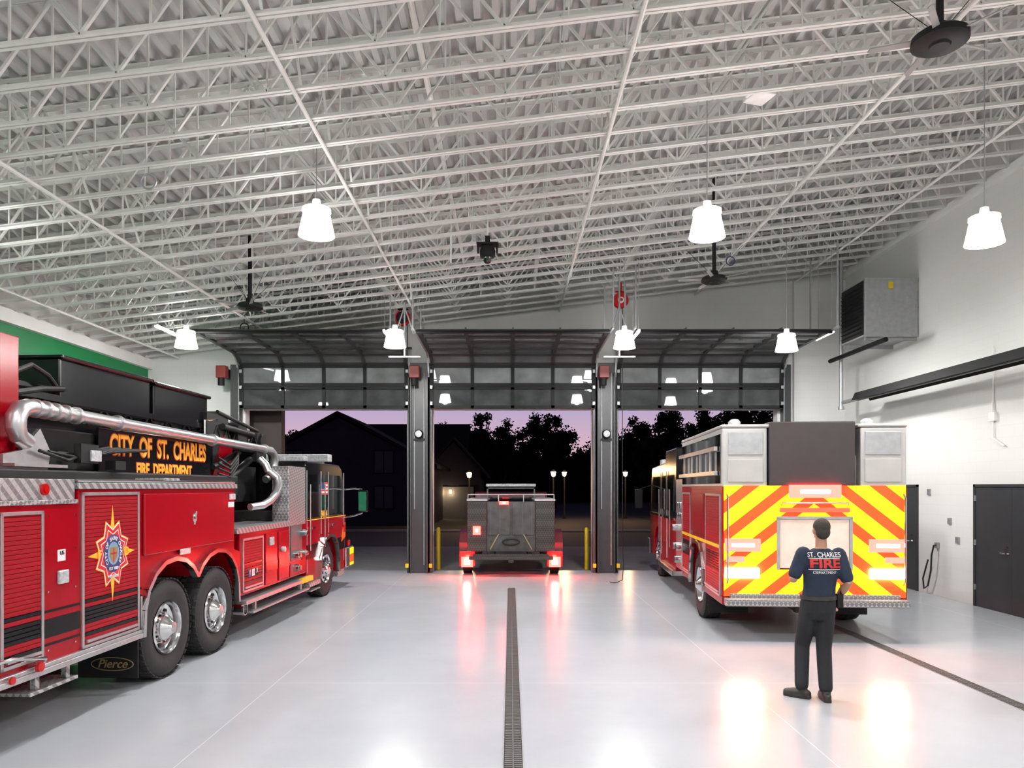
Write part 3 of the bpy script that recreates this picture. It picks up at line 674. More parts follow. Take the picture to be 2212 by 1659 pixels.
roller(T,2.02,2.78,.66,1.42,stripes=[(.76,.80),(.85,1.0),(1.04,1.08)])
make('mid_door',M().box(0,.02,2.86,3.35,.66,1.44).box(0,.02,3.42,3.9,.66,1.44),RED,T,bevel=.008,sm=0)
make('mid_stripe',M().box(.02,.025,2.86,3.35,.85,1.0).box(.02,.025,3.42,3.9,.85,1.0),BLACK,T,sm=0)
make('mid_tread_plate',M().box(-.75,.03,1.8,3.95,1.50,1.58).box(-.75,-.4,1.76,2.6,1.58,1.66),DIA,T,bevel=.005,sm=0)
make('mid_step',M().box(-.2,.10,1.95,4.9,.50,.56).box(-.15,.14,2.1,4.6,.36,.39).box(.03,.08,2.3,2.35,.39,.5).box(.03,.08,4.3,4.35,.39,.5),ALU,T,bevel=.006,sm=0)
make('step_reflector',M().box(.04,.105,4.3,4.9,.49,.57),YEL,T,sm=0)
make('exhaust_pipe',M().lathe([(.055,-.2),(.075,-.15),(.085,.1),(.085,.12),(.07,.12),(.065,0),(0,-.1)],o=(-.05,1.98,.44),ax='x',n=20),CHR,T)
for i,(c,g) in enumerate(((BLUE,'f'),(WHT,'o'),(MBLACK,'X'))):
    ic=make('social_icon',M().box(.013,.016,2.22+i*.13,2.32+i*.13,.86,.96),c,T,sm=0); put_text('icon_glyph',g,.1,SIDE,(.018,2.27+i*.13,.92),WHT if c is not WHT else REDT,ic,ext=.001)
make('mid_lamp',M().box(.02,.05,3.0,3.15,1.25,1.38).cyl((.02,3.55,1.15),(.08,3.55,1.15),.045),LENS,T,bevel=.008)
make('pump_house',M().box(-.30,-.02,3.98,4.85,.62,2.50),DIA,T,bevel=.01,sm=0,label='tread plate housing behind the cab')
make('pump_body',M().box(-2.45,-.30,3.98,4.85,.9,1.75),MBLACK,T,bevel=.01,sm=0,label='dark pump module between cab and turntable')
for y,z in ((4.2,1.0),(4.55,1.0),(4.2,.78),(4.55,1.35)): make('hose_outlet',M().cyl((-.02,y,z),(.09,y,z),.06,n=14).cyl((.09,y,z),(.12,y,z),.045,n=14),CHR,T)
make('gauge_panel',M().box(-.02,.0,4.05,4.6,.9,1.5),MGREY,T,sm=0)
make('pump_side_panel',M().box(-.02,.0,4.0,4.83,.64,.88).box(-.02,.0,4.62,4.83,.88,1.5),RED,T,sm=0)
farch=[(5.62,.42),(5.63,.75),(5.75,1.0),(5.95,1.15),(6.25,1.2),(6.55,1.15),(6.75,1.0),(6.87,.75),(6.88,.42)]
cabl=[(4.88,.42)]+farch+[(7.40,.42),(7.48,.8),(7.50,1.55),(4.88,1.55)]
make('cab_lower',M().prism(cabl,-.02,-2.48,'x'),RED,T,bevel=.01,sm=0,label='red lower cab')
cabu=[(4.88,1.55),(7.50,1.55),(7.40,2.25),(7.25,2.52),(7.05,2.60),(4.95,2.62),(4.88,2.55)]
make('cab_upper',M().prism(cabu,-.03,-2.47,'x'),BLACK,T,bevel=.03,sm=0,label='black upper cab and roof')
cw=M(); cw.box(-.03,-.022,5.02,5.72,1.68,2.38); cw.prism([(6.32,1.62),(7.28,1.62),(7.2,2.2),(7.08,2.38),(6.32,2.38)],-.03,-.022,'x'); cw.box(-.03,-.022,5.85,6.2,1.75,2.38)
make('cab_window',cw,TINT,T,sm=0)
for y in (4.93,5.78,6.26,7.36): make('door_seam',M().box(-.03,-.014,y-.01,y+.01,.6 if y<5 or y>7 else 1.25,2.45),GALV,T,sm=0)
tf=M()
for p,q in zip(farch[:-1],farch[1:]): tf.bar((.0,p[0],p[1]),(.0,q[0],q[1]),.08,.06,up=(0,p[1]-q[1],q[0]-p[0]))
make('front_fender_trim',tf,CHR,T,sm=60)
make('cab_stripe',M().box(-.02,-.012,4.9,5.6,.85,1.1).box(-.02,-.012,6.9,7.4,.85,1.1),BLACK,T,sm=0)
make('cab_gold_line',M().box(-.02,-.010,4.9,7.48,1.54,1.555),GOLD,T,sm=0)
put_text('unit_number','9424',.2,SIDE,(-.012,5.95,1.62),GOLD,T,off=.004)
fl=make('flag_decal',M().box(-.022,-.018,5.8,6.2,2.0,2.24),WHT,T,sm=0,label='small stars and stripes flag decal')
b=M()
for i in range(4): b.box(-.018,-.016,5.8,6.2,2.0+.069*i,2.03+.069*i)
make('flag_stripes',b,REDT,fl,sm=0); make('flag_canton',M().box(-.016,-.014,5.8,5.96,2.11,2.24),BLUE,fl,sm=0)
make('door_handle',M().box(-.015,.03,5.1,5.25,1.38,1.42).box(-.015,.03,6.4,6.55,1.38,1.42),CHR,T)
make('grab_rail',M().cyl((.03,5.86,1.0),(.03,5.86,2.2),.014).cyl((.03,4.98,1.0),(.03,4.98,2.2),.014),CHR,T)
make('cab_step',M().box(-.3,.03,4.92,5.58,.34,.42).box(-.3,.05,4.95,5.5,.26,.28).box(-.3,-.02,6.92,7.4,.3,.42),DIA,T,bevel=.005,sm=0)
mf2=make('front_mud_flap',M().box(-.5,-.03,5.52,5.54,.18,.45),MBLACK,T,sm=0); put_text('flap_lettering','Pierce',.12,REAR,(-.27,5.515,.32),DGOLD,mf2,shear=.3)
make('light_bar',M().box(-2.2,-.15,6.7,6.95,2.66,2.82).box(-.6,-.12,5.1,5.3,2.62,2.72),LENS,T,bevel=.02,sm=0,label='clear roof light bar'); make('light_bar_mount',M().box(-2.1,-.3,6.75,6.9,2.6,2.66),ALU,T,sm=0)
make('front_bumper',M().box(-2.5,0,7.5,8.1,.42,.85).box(-2.3,-.2,8.1,8.2,.45,.8),CHR,T,bevel=.02,sm=0); make('bumper_striping',M().box(0,.008,7.8,8.08,.45,.82),CHEV,T,sm=0)
make('bumper_lamp',M().box(-.02,.02,7.6,7.75,.88,1.0).box(-.02,.01,7.3,7.42,1.2,1.35),REDL,T,bevel=.01,sm=0)
make('orange_graphic',M().prism([(7.15,1.0),(7.46,1.1),(7.46,1.4),(7.3,1.3)],-.02,-.008,'x'),ORANGE,T,sm=0)
mi=make('mirror',M().box(.30,.50,7.3,7.42,1.62,2.08),BLACK,T,bevel=.03,sm=0,label='tall black side mirror'); make('mirror_glass',M().box(.32,.48,7.288,7.295,1.65,2.05),mat('mirror_green',(.02,.22,.11),.1,.3,.2,4),mi,sm=0)
make('mirror_arm',M().tube([(-.03,7.38,2.1),(.2,7.38,2.12),(.38,7.36,2.1)],.018).tube([(-.03,7.38,1.5),(.2,7.38,1.54),(.38,7.36,1.6)],.018),CHR,T)
# ---- aerial
make('aerial_deck',M().box(-2.2,-.55,-3.7,3.2,2.0,2.32).box(-2.1,-.8,-1.4,2.8,2.32,2.75),MBLACK,T,bevel=.02,sm=0,label='black equipment deck under the boom')
sp=make('sign_panel',M().box(-.78,-.74,-.12,2.66,2.24,2.82),BLACK,T,bevel=.008,sm=0,label='black sign panel with gold lettering')
put_text('sign_lettering_outline','CITY  OF  ST.  CHARLES',.33,SIDE,(-.738,1.28,2.63),REDT,sp,ext=.001,off=.021,sx=.69)
put_text('sign_lettering','CITY  OF  ST.  CHARLES',.33,SIDE,(-.734,1.28,2.63),GOLD,sp,off=.008,sx=.69)
put_text('sign_lettering_outline','FIRE  DEPARTMENT',.215,SIDE,(-.738,1.34,2.36),REDT,sp,ext=.001,off=.013,sx=.76)
put_text('sign_lettering','FIRE  DEPARTMENT',.215,SIDE,(-.734,1.34,2.36),GOLD,sp,off=.005,sx=.76)
make('rear_equipment_box',M().box(-1.7,-.9,-.55,1.25,3.02,3.54).box(-1.75,-.85,-.58,1.28,3.51,3.56),BLACK,T,bevel=.02,sm=0,label='glossy black equipment box')
make('front_equipment_box',M().box(-1.7,-.9,1.35,2.9,3.02,3.52).box(-1.75,-.85,1.32,2.93,3.49,3.54),BLACK,T,bevel=.02,sm=0,label='glossy black equipment box')
tb=M()
for X in (-.92,-1.78):
    tb.bar((X,-3.5,2.80),(X,5.1,2.80),.07,.09); tb.bar((X,-3.5,3.10),(X,5.1,3.06),.06,.07)
    for i in range(17):
        y=-3.5+i*.5; tb.bar((X,y,2.82),(X,y+.25,3.08),.03,.03); tb.bar((X,y+.25,3.08),(X,y+.5,2.82),.03,.03)
for i in range(24): tb.cyl((-.92,-3.4+i*.36,2.84),(-1.78,-3.4+i*.36,2.84),.02,n=8)
for X in (-1.02,-1.68): tb.bar((X,-2.5,2.92),(X,4.2,2.92),.05,.08); tb.bar((X,-2.5,3.2),(X,4.2,3.18),.04,.05)
make('ladder_boom',tb,BLACK,T,sm=0,label='black lattice ladder boom')
hy=M(); hy.cyl((-1.1,2.6,2.5),(-1.0,4.6,2.95),.09).cyl((-1.0,3.0,3.12),(-1.0,4.9,2.98),.07).box(-1.8,-.85,4.7,5.15,2.6,3.1).cyl((-.8,4.9,2.95),(-1.9,4.9,2.95),.14).box(-1.75,-.95,3.3,3.6,2.95,3.35).box(-1.75,-.95,4.2,4.5,2.95,3.25).cyl((-.8,3.2,3.1),(-.8,4.4,3.05),.05)
hy.box(-.92,-.84,2.75,3.5,2.86,3.28).box(-.90,-.80,3.8,4.15,2.88,3.16).cyl((-.84,3.1,3.32),(-.84,4.7,3.14),.03)
hy.box(-.95,-.82,2.9,3.2,2.5,2.8).cyl((-.75,2.75,2.45),(-.75,3.7,2.72),.045).box(-1.6,-.9,3.5,4.8,1.9,2.5).cyl((-.85,3.6,2.3),(-.85,4.4,2.62),.06)
for i in range(6): hy.bar((-.84,2.9+i*.36,2.84),(-.84,3.08+i*.36,3.1),.025,.025); hy.bar((-.84,3.08+i*.36,3.1),(-.84,3.26+i*.36,2.84),.025,.025)
make('lift_cylinder',hy,MBLACK,T)
pd=M(); pd.prism([(2.75,1.62),(3.42,1.62),(3.38,2.1),(3.6,2.85),(3.25,2.95),(2.85,2.3)],-.85,-.80,'x').prism([(2.75,1.62),(3.42,1.62),(3.38,2.1),(3.6,2.85),(3.25,2.95),(2.85,2.3)],-1.9,-1.85,'x').cyl((-1.35,3.1,1.5),(-1.35,3.1,1.9),.6,n=28)
make('turntable',pd,RED,T,sm=40,label='red turntable pedestal')
put_text('badge_lettering','Pierce',.13,SIDE,(-.79,3.15,2.28),WHT,T,shear=.3)
X=-.60
wp=M(); wp.cyl((X,-1.36,2.90),(X,4.55,2.80),.066,n=20)
for y in (-1.36,-1.22,-1.08,-.92,-.75,.0,2.4,4.4):
    z=2.90-(y+1.42)*.0168; wp.cyl((X,y-.022,z),(X,y+.022,z),.09,n=20)
wp.tube([(X,-1.36,2.90),(X,-1.46,2.90),(X,-1.56,2.87),(X,-1.61,2.80),(X,-1.62,2.70),(X,-1.58,2.62),(X,-1.48,2.58),(X-.1,-1.40,2.57)],[.075,.08,.085,.088,.088,.082,.075,.065],n=18)
wp.tube([(X,4.5,2.80),(X,4.68,2.79),(X,4.80,2.73),(X,4.86,2.62),(X,4.84,2.45),(X-.02,4.74,2.34),(X-.05,4.6,2.28)],[.066,.078,.085,.085,.078,.072,.068],n=18)
make('waterway_pipe',wp,ALU,T,label='silver telescoping waterway pipe')
make('inlet_pipe',M().tube([(-.35,3.95,2.42),(-.22,4.0,2.30),(-.17,3.92,2.16),(-.17,3.8,2.04),(-.17,3.55,1.93),(-.2,3.3,1.86),(-.3,3.05,1.84)],[.062,.07,.07,.066,.06,.06,.056],n=16).tube([(-.5,3.95,2.62),(-.40,3.95,2.52),(-.35,3.95,2.40)],.062,n=16),ALU,T,label='silver pipe elbow')
make('pipe_bracket',M().prism([(-1.70,2.28),(-1.10,2.28),(-1.05,2.5),(-1.2,2.72),(-1.45,2.5),(-1.70,2.45)],X-.10,X-.06,'x').box(X-.1,X+.05,-1.70,-.95,2.34,2.37),ALU,T,sm=0)
make('rear_platform_panel',M().box(-.83,-.75,-2.9,-1.37,2.33,3.58),RED,T,bevel=.01,sm=0,label='tall red bucket platform panel')
make('platform_floor',M().box(-2.1,-.85,-2.9,-1.5,2.35,2.42).box(-2.1,-2.03,-2.9,-1.5,2.35,3.4),RED,T,sm=0)
make('platform_rail',M().tube([(-.80,-1.37,3.05),(-.84,-.9,3.15),(-.9,-.5,3.2)],.03).tube([(-.80,-1.37,3.25),(-.82,-1.1,3.36),(-.86,-.8,3.3),(-.9,-.6,3.2)],.025),MBLACK,T)
hs=M()
for i in range(5): hs.tube([(-.60-.05*i,-1.3+.2*i,2.5),(-.58,-.9+.2*i,2.42+.03*i),(-.60,-.4+.1*i,2.55),(-.7,0+.2*i,2.6)],.018)
for i in range(4): hs.tube([(-.60,2.6,2.35+.08*i),(-.55,2.9,2.3+.06*i),(-.6,3.3,2.5+.05*i),(-.8,3.8,2.8)],.018)
hs.box(-.62,-.54,-.75,-.45,2.40,2.60).box(-.62,-.50,-.2,0,2.34,2.44)
make('hydraulic_hoses',hs,MBLACK,T)
make('work_light',M().box(-.56,-.52,-.6,-.42,2.42,2.54),LENS,T,bevel=.008,sm=0)
make('platform_posts',M().tube([(-.85,2.7,2.6),(-.85,2.7,3.15),(-.85,3.1,3.2)],.02).tube([(-1.8,2.7,2.6),(-1.8,2.7,3.15)],.02),CHR,T)
# ------------------------------------------------------------------ PUMPER (right)
E=empty('fire_engine',(2.97,10.4,0),'red and white fire engine with yellow-red chevron rear, driving out','fire engine',rotz=-math.atan(.075))
ea=[(1.28,.5),(1.3,.85),(1.42,1.1),(1.65,1.22),(1.9,1.25),(2.15,1.22),(2.38,1.1),(2.5,.85),(2.52,.5)]
ebp=[(.0,.5)]+ea+[(3.6,.5),(3.6,2.15),(0,2.15)]
make('rear_body',M().prism(ebp,0,.6,'x').prism(ebp,1.9,2.5,'x').box(.6,1.9,.02,3.6,.9,2.15),RED,E,sm=0,label='red compartment body')
ub=M(); ub.box(0,.62,.0,3.6,2.15,2.98).box(1.88,2.5,.0,3.6,2.15,2.98).box(.62,1.88,.12,3.6,2.15,2.6)
ub.box(-.01,.66,-.01,3.62,2.98,3.03).box(1.84,2.51,-.01,3.62,2.98,3.03)
make('hose_bed_walls',ub,SILW,E,bevel=.02,sm=0,label='silver-white hose bed walls')
rp=M(); rp.box(.08,.56,-.012,0,2.60,2.92,0).box(.08,.56,-.012,0,2.22,2.54,1).box(1.94,2.42,-.012,0,2.60,2.92,0).box(1.94,2.42,-.012,0,2.22,2.54,1)
make('rear_equipment_panel',rp,[GALV,SILW],E,bevel=.01,sm=0)
make('hose_bed_cover',M().box(.64,1.80,-.04,.10,2.17,3.06).box(.64,1.80,.1,3.5,3.0,3.06),mat('hose_bed_vinyl',(.028,.020,.020),.6,0,.1,6),E,bevel=.015,sm=0,label='dark vinyl hose bed cover')
make('chevron_panel',M().box(.02,.74,-.02,0,.62,2.17).box(1.76,2.48,-.02,0,.62,2.17).box(.74,1.76,-.02,0,1.72,2.17).box(.74,1.76,-.02,0,.62,1.0),CHEV,E,sm=0,label='yellow and red reflective chevron striping with added glow')
make('rear_shutter',M().box(.78,1.72,-.035,-.02,1.02,1.70),mat('white_shutter',(.80,.62,.52),.4),E,sm=0,bevel=.01,label='pale white rear compartment door'); make('shutter_frame',M().box(.74,.78,-.05,0,1.0,1.72).box(1.72,1.76,-.05,0,1.0,1.72).box(.74,1.76,-.05,0,1.70,1.74),ALU,E,sm=0)
make('rear_bumper',M().box(.02,2.48,-.16,0,.50,.60).box(.1,2.4,-.05,0,.58,.66),DIA,E,bevel=.01,sm=0)
make('brake_light',M().box(.03,.52,-.06,-.02,1.25,1.43).box(1.98,2.47,-.06,-.02,1.25,1.43),EMR,E,bevel=.008,sm=0,label='lit red brake light')
for a in (.12,2.07): make('brake_light_core',M().box(a,a+.31,-.068,-.06,1.315,1.365),EMRB,E,sm=0)
make('reverse_light',M().box(.03,.50,-.06,-.02,.88,1.02).box(2.0,2.47,-.06,-.02,.88,1.02),EMWS,E,bevel=.008,sm=0,label='lit white lamp')
for a in (.05,2.2): make('lower_marker_light',M().box(a,a+.25,-.05,-.02,1.10,1.18),EMR,E,sm=0,label='lit red marker light')
make('high_brake_light',M().box(1.05,1.45,-.085,-.06,2.06,2.11),EMWS,E,bevel=.008,sm=0); make('arrow_bar',M().box(.78,1.72,-.06,-.02,1.80,1.86),EMRS,E,bevel=.008,sm=0)
make('high_warning_light',M().box(.9,1.6,-.072,-.045,2.0,2.18),EMR,E,sm=0)
make('beacon',M().lathe([(0,0),(.09,0),(.09,.08),(.05,.12),(0,.13)],o=(.3,.6,3.03),n=16).lathe([(0,0),(.09,0),(.09,.08),(.05,.12),(0,.13)],o=(2.2,.6,3.03),n=16),LENS,E)
make('grab_rail',M().tube([(.06,-.03,.8),(.06,-.1,.85),(.06,-.1,2.0),(.06,-.03,2.05)],.013).tube([(2.44,-.03,.8),(2.44,-.1,.85),(2.44,-.1,2.0),(2.44,-.03,2.05)],.013).tube([(.8,-.05,1.9),(.8,-.09,1.93),(1.7,-.09,1.93),(1.7,-.05,1.9)],.012),CHR,E)
tf=M()
for p,q in zip(ea[:-1],ea[1:]): tf.bar((-.02,p[0],p[1]),(-.02,q[0],q[1]),.07,.05,up=(0,p[1]-q[1],q[0]-p[0]))
make('fender_trim',tf,CHR,E,sm=60)
for a,b in ((.08,1.2),(2.6,3.5)): roller(E,a,b,.6,2.05,0,-1,stripes=[(.95,1.2)])
make('upper_side_door',M().box(-.02,0,1.3,2.5,1.4,2.05),RED,E,bevel=.01,sm=0)
make('gold_stripe',M().box(-.024,-.02,.1,3.5,1.28,1.33),YEL,E,sm=0)
make('ladder_rack',M().bar((-.05,.2,2.35),(-.05,3.5,2.35),.05,.06).bar((-.05,.2,2.7),(-.05,3.5,2.7),.05,.06).bar((-.05,.6,2.35),(-.05,.6,2.7),.03,.03).bar((-.05,1.4,2.35),(-.05,1.4,2.7),.03,.03).bar((-.05,2.2,2.35),(-.05,2.2,2.7),.03,.03).bar((-.05,3,2.35),(-.05,3,2.7),.03,.03),ALU,E,sm=0)
make('side_upper_shutter',M().box(-.012,0,.1,3.5,2.2,2.9),TINT,E,sm=0)
make('pump_panel',M().box(.02,2.48,3.6,4.5,.55,2.3),ALU,E,bevel=.01,sm=0)
for y,z in ((3.8,1.0),(4.2,1.0),(4.0,.75),(4.3,1.35)): make('discharge_port',M().cyl((-.09,y,z),(.02,y,z),.07,n=14),CHR,E)
for y,z in ((3.8,1.6),(4.0,1.6),(4.2,1.6),(3.9,1.8),(4.15,1.8)): make('pump_gauge',M().cyl((-.01,y,z),(.02,y,z),.06,n=14),CHR,E)
fa=[(7.0,.45),(7.02,.8),(7.2,1.08),(7.5,1.2),(7.6,1.21),(7.9,1.12),(8.15,.9),(8.2,.45)]
cl=[(4.55,.45)]+fa+[(9.0,.45),(9.1,1.5),(4.55,1.5)]
make('cab_lower',M().prism(cl,.02,2.48,'x'),RED,E,bevel=.01,sm=0)
make('cab_upper',M().prism([(4.55,1.5),(9.1,1.5),(8.95,2.3),(8.7,2.65),(6.2,2.70),(6.1,2.95),(4.55,2.95)],.03,2.47,'x'),BLACK,E,bevel=.03,sm=0,label='black upper cab')
cw=M(); cw.box(.018,.03,4.9,5.8,1.65,2.4).box(.018,.03,6.0,6.7,1.65,2.4).prism([(7.0,1.6),(8.7,1.6),(8.6,2.2),(8.4,2.4),(7.0,2.4)],.018,.03,'x')
make('cab_window',cw,TINT,E,sm=0)
make('cab_trim',M().box(.0,.02,4.6,9.05,1.47,1.52).box(.005,.02,6.85,6.88,.6,2.5).box(.005,.02,5.88,5.91,.6,2.5).cyl((-.04,6.75,.9),(-.04,6.75,2.1),.015).cyl((-.04,5.0,.9),(-.04,5.0,2.1),.015).box(-.05,.4,4.6,6.9,.35,.45),CHR,E)
make('light_bar',M().box(.2,2.3,8.2,8.5,2.68,2.84),LENS,E,bevel=.02,sm=0)
make('front_bumper',M().box(0,2.5,9.1,9.6,.4,.8),CHR,E,bevel=.02,sm=0)
make('mirror',M().box(-.42,-.22,8.6,8.72,1.6,2.1).cyl((-.3,8.66,2.1),(.03,8.7,2.2),.015),BLACK,E,bevel=.02)
make('chassis',M().box(.8,.95,.3,9,.5,.8).box(1.55,1.7,.3,9,.5,.8).cyl((.3,1.9,.54),(2.2,1.9,.54),.09).cyl((.3,7.6,.54),(2.2,7.6,.54),.07).box(1.0,1.5,-.02,.1,.4,.6),MBLACK,E,sm=0)
e1=wheel(E,(0.02,1.9,.54),rear=True,R=.54,rotz=pi); dupw(e1,E,(2.48,1.9,.54),0)
e2=wheel(E,(0.05,7.6,.54),rear=False,R=.54,rotz=pi); dupw(e2,E,(2.45,7.6,.54),0)
make('mud_flap',M().box(.05,.65,1.22,1.24,.18,.5).box(1.85,2.45,1.22,1.24,.18,.5),MBLACK,E,sm=0)
# ------------------------------------------------------------------ BRUSH TRUCK (centre)
B=empty('utility_truck',(.01,17.75,0),'dark red utility fire truck seen from behind with tail lights lit','truck')
for s in (-1,1):
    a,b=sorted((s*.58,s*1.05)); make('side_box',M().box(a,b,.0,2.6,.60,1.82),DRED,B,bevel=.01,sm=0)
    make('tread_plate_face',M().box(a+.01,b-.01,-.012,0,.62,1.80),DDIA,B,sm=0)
    make('top_plate',M().box(a-.01,b+.01,-.02,2.62,1.82,1.86),GALV,B,sm=0)
    a,b=sorted((s*.86,s*1.26)); fp=[(.35,.45),(.38,.75),(.55,.95),(.85,1.02),(1.15,.95),(1.32,.75),(1.35,.45),(1.42,.45),(1.40,.8),(1.2,1.03),(.85,1.10),(.5,1.03),(.3,.8),(.28,.45)]
    make('fender',M().prism(fp,a,b,'x'),DRED,B,sm=0)
    make('fender_end',M().box(a,b,.18,.30,.22,.60),DRED,B,bevel=.02,sm=0)
    make('lower_tail_light',M().box(a+.06,b-.06,.13,.19,.22,.46),EMR,B,label='lit red tail light',sm=0)
    make('tail_light_core',M().box(a+.13,b-.13,.12,.13,.28,.40),EMRB,B,label='glowing tail light core',sm=0)
    l=bpy.data.lights.new('tail_bulb','POINT'); l.energy=45; l.color=(1,.03,.02); l.shadow_soft_size=.06
    lo=bpy.data.objects.new('tail_bulb',l); COL.objects.link(lo); lo.parent=B; lo.location=(s*1.06,-.02,.42)
w=wheel(B,(1.2,.85,.40),R=.40,W=.24); dupw(w,B,(-1.2,.85,.40),pi); dupw(w,B,(1.1,4.3,.40),0); dupw(w,B,(-1.1,4.3,.40),pi)
BP=mat('bed_panel_grey',(.05,.049,.048),.4,.3,.4,5)
make('bed_panel',M().box(-.58,.58,.02,.08,.60,1.80).box(-.56,-.03,.0,.02,1.0,1.74).box(.03,.56,.0,.02,1.0,1.74),BP,B,bevel=.005,sm=0,label='grey bed panel with twin doors')
rb=M()
for x in (-.5,-.27,.27,.5): rb.box(x-.006,x+.006,-.010,.0,.98,1.74)
make('panel_ribs',rb,MGREY,B,sm=0)
make('rear_bumper',M().box(-1.0,1.0,-.2,.02,.42,.50).box(-.9,.9,-.2,-.17,.50,.56).box(-.06,.06,-.3,-.1,.36,.44),DDIA,B,bevel=.008,sm=0)
for s in (-1,1):
    make('hose_hook',M().bar((s*.50,-.06,.66),(s*.30,-.06,1.02),.03,.025),DGOLD,B,sm=0)
make('coiled_strap',M().tube([(.2*math.cos(t),-.06,.84+.07*math.sin(t)) for t in [2*pi*i/16 for i in range(17)]],.02,n=8),MBLACK,B)
make('top_rail',M().tube([(-1.03,-.02,1.97),(1.03,-.02,1.97)],.014).cyl((-1.03,-.02,1.86),(-1.03,-.02,1.97),.012).cyl((1.03,-.02,1.86),(1.03,-.02,1.97),.012).cyl((-.3,-.02,1.8),(-.3,-.02,1.97),.012).cyl((.3,-.02,1.8),(.3,-.02,1.97),.012),GALV,B)
make('light_rack',M().box(-.66,-.62,2.5,2.56,1.8,2.2).box(.62,.66,2.5,2.56,1.8,2.2).box(-.66,.66,2.5,2.56,2.1,2.14),MGREY,B,sm=0)
make('light_bar',M().box(-.68,.68,2.42,2.66,2.16,2.24),LENS,B,bevel=.02,sm=0)
make('water_tank',M().box(-.56,.56,.2,2.4,.8,1.62),MBLACK,B,bevel=.04,sm=0)
make('marker_lamp',M().box(-.91,-.73,-.04,-.012,1.01,1.21),EMR,B,sm=0,label='lit red marker lamp'); make('marker_lamp_core',M().box(-.85,-.79,-.05,-.04,1.08,1.14),EMRB,B,sm=0)
make('high_marker_lamp',M().box(-.28,-.06,-.03,.0,1.73,1.81),EMR,B,sm=0); make('high_marker_core',M().box(-.20,-.14,-.04,-.03,1.75,1.79),EMRB,B,sm=0)
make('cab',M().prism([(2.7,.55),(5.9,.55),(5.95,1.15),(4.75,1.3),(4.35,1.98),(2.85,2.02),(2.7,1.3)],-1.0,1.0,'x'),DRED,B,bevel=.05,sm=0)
make('rear_window',M().prism([(-.75,1.4),(.75,1.4),(.68,1.88),(-.68,1.88)],2.74,2.79,'y'),TINT,B,sm=0)
make('chassis',M().box(-.5,-.4,0,5.8,.45,.6).box(.4,.5,0,5.8,.45,.6).cyl((-1,.85,.4),(1,.85,.4),.07),MBLACK,B,sm=0)
# ------------------------------------------------------------------ PERSON
def blob(b,voxel,sm_it=4):
    me=b.mesh('tmp'); o=bpy.data.objects.new('tmp',me); COL.objects.link(o)
    r=o.modifiers.new('r','REMESH'); r.mode='VOXEL'; r.voxel_size=voxel
    s=o.modifiers.new('s','SMOOTH'); s.iterations=sm_it; s.factor=.5
    dg=bpy.context.evaluated_depsgraph_get(); dg.update()
    m2=bpy.data.meshes.new_from_object(o.evaluated_get(dg)); bpy.data.objects.remove(o)
    m2.polygons.foreach_set('use_smooth',[True]*len(m2.polygons)); return m2
def limb(b,pts,rad,n=14):
    P=[Vector(p) for p in pts]; Q=[];R=[]
    d0=(P[0]-P[1]).normalized(); d1=(P[-1]-P[-2]).normalized()
    Q+= [P[0]+d0*rad[0]*.9,P[0]+d0*rad[0]*.5]; R+=[rad[0]*.4,rad[0]*.85]
    for i,p in enumerate(P): Q.append(p);R.append(rad[i])
    Q+=[P[-1]+d1*rad[-1]*.5,P[-1]+d1*rad[-1]*.9]; R+=[rad[-1]*.85,rad[-1]*.4]
    b.tube(Q,R,n=n)
PX=empty('person',(3.12,7.58,0),'person in navy T-shirt and dark trousers, seen from behind, walking','person')
LS,LE,LW=(-.125,.0,1.47),(-.235,-.02,1.22),(-.15,.20,1.18)
RS,RE,RW=(.235,.0,1.46),(.295,-.09,1.18),(.25,.10,.98)
LH,LK,LA=(-.05,.0,.93),(-.09,.12,.51),(-.15,-.02,.10)
RH,RK,RA=(.10,.0,.93),(.085,-.0,.50),(.05,-.13,.10)
def lerp(a,b,t): return tuple(a[i]+(b[i]-a[i])*t for i in range(3))
b=M()
b.loft([(.03,0,.86,.12,.09),(.025,0,.93,.165,.115),(.03,0,1.02,.155,.105),(.04,0,1.12,.138,.095),(.05,.0,1.24,.155,.105),(.055,0,1.36,.175,.112),(.055,0,1.45,.165,.095),(.055,0,1.50,.10,.07),(.057,.0,1.53,.06,.06)])
limb(b,[(.057,-.005,1.48),(.06,.01,1.62)],[.06,.055])
b.ell((.062,.012,1.715),.075,.095,.112,n=24,k=16); b.ell((.062,.055,1.66),.055,.055,.06); b.ell((.062,.112,1.695),.014,.02,.022,n=10,k=6)
b.ell((-.016,.005,1.70),.012,.022,.034,n=10,k=8); b.ell((.140,.005,1.70),.012,.022,.034,n=10,k=8)
for S,Ee,W in ((LS,LE,LW),(RS,RE,RW)):
    limb(b,[S,lerp(S,Ee,.5),Ee,lerp(Ee,W,.35),W],[.058,.05,.042,.043,.028])
def hand(b,W,fd,pn,th):
    W=Vector(W); fd=Vector(fd).normalized(); th=Vector(th).normalized(); pn=fd.cross(th).normalized()*pn
    p0=W; p1=W+fd*.09
    for k in (-.028,-.01,.01,.028): limb(b,[p0+th*k*.7,p1+th*k],[.014,.013],n=8)
    for i,(k,l) in enumerate(((.032,.068),(.011,.078),(-.010,.072),(-.031,.056))):
        a=p1+th*k; m1=a+(fd*.85+pn*.45)*l*.45; m2=m1+(fd*.35+pn*.9)*l*.32; m3=m2+(pn*.9-fd*.25)*l*.25
        limb(b,[a,m1,m2,m3],[.0095,.009,.008,.007],n=8)
    a=p0+fd*.025+th*.028; limb(b,[a,a+(fd*.6+th*.7+pn*.3)*.04,a+(fd*.9+th*.7+pn*.6)*.062],[.012,.0105,.008],n=8)
hand(b,LW,(.2,.95,.15),1,(.3,0,.95)); hand(b,RW,(-.05,.45,-.88),1,(0.1,.88,.45))
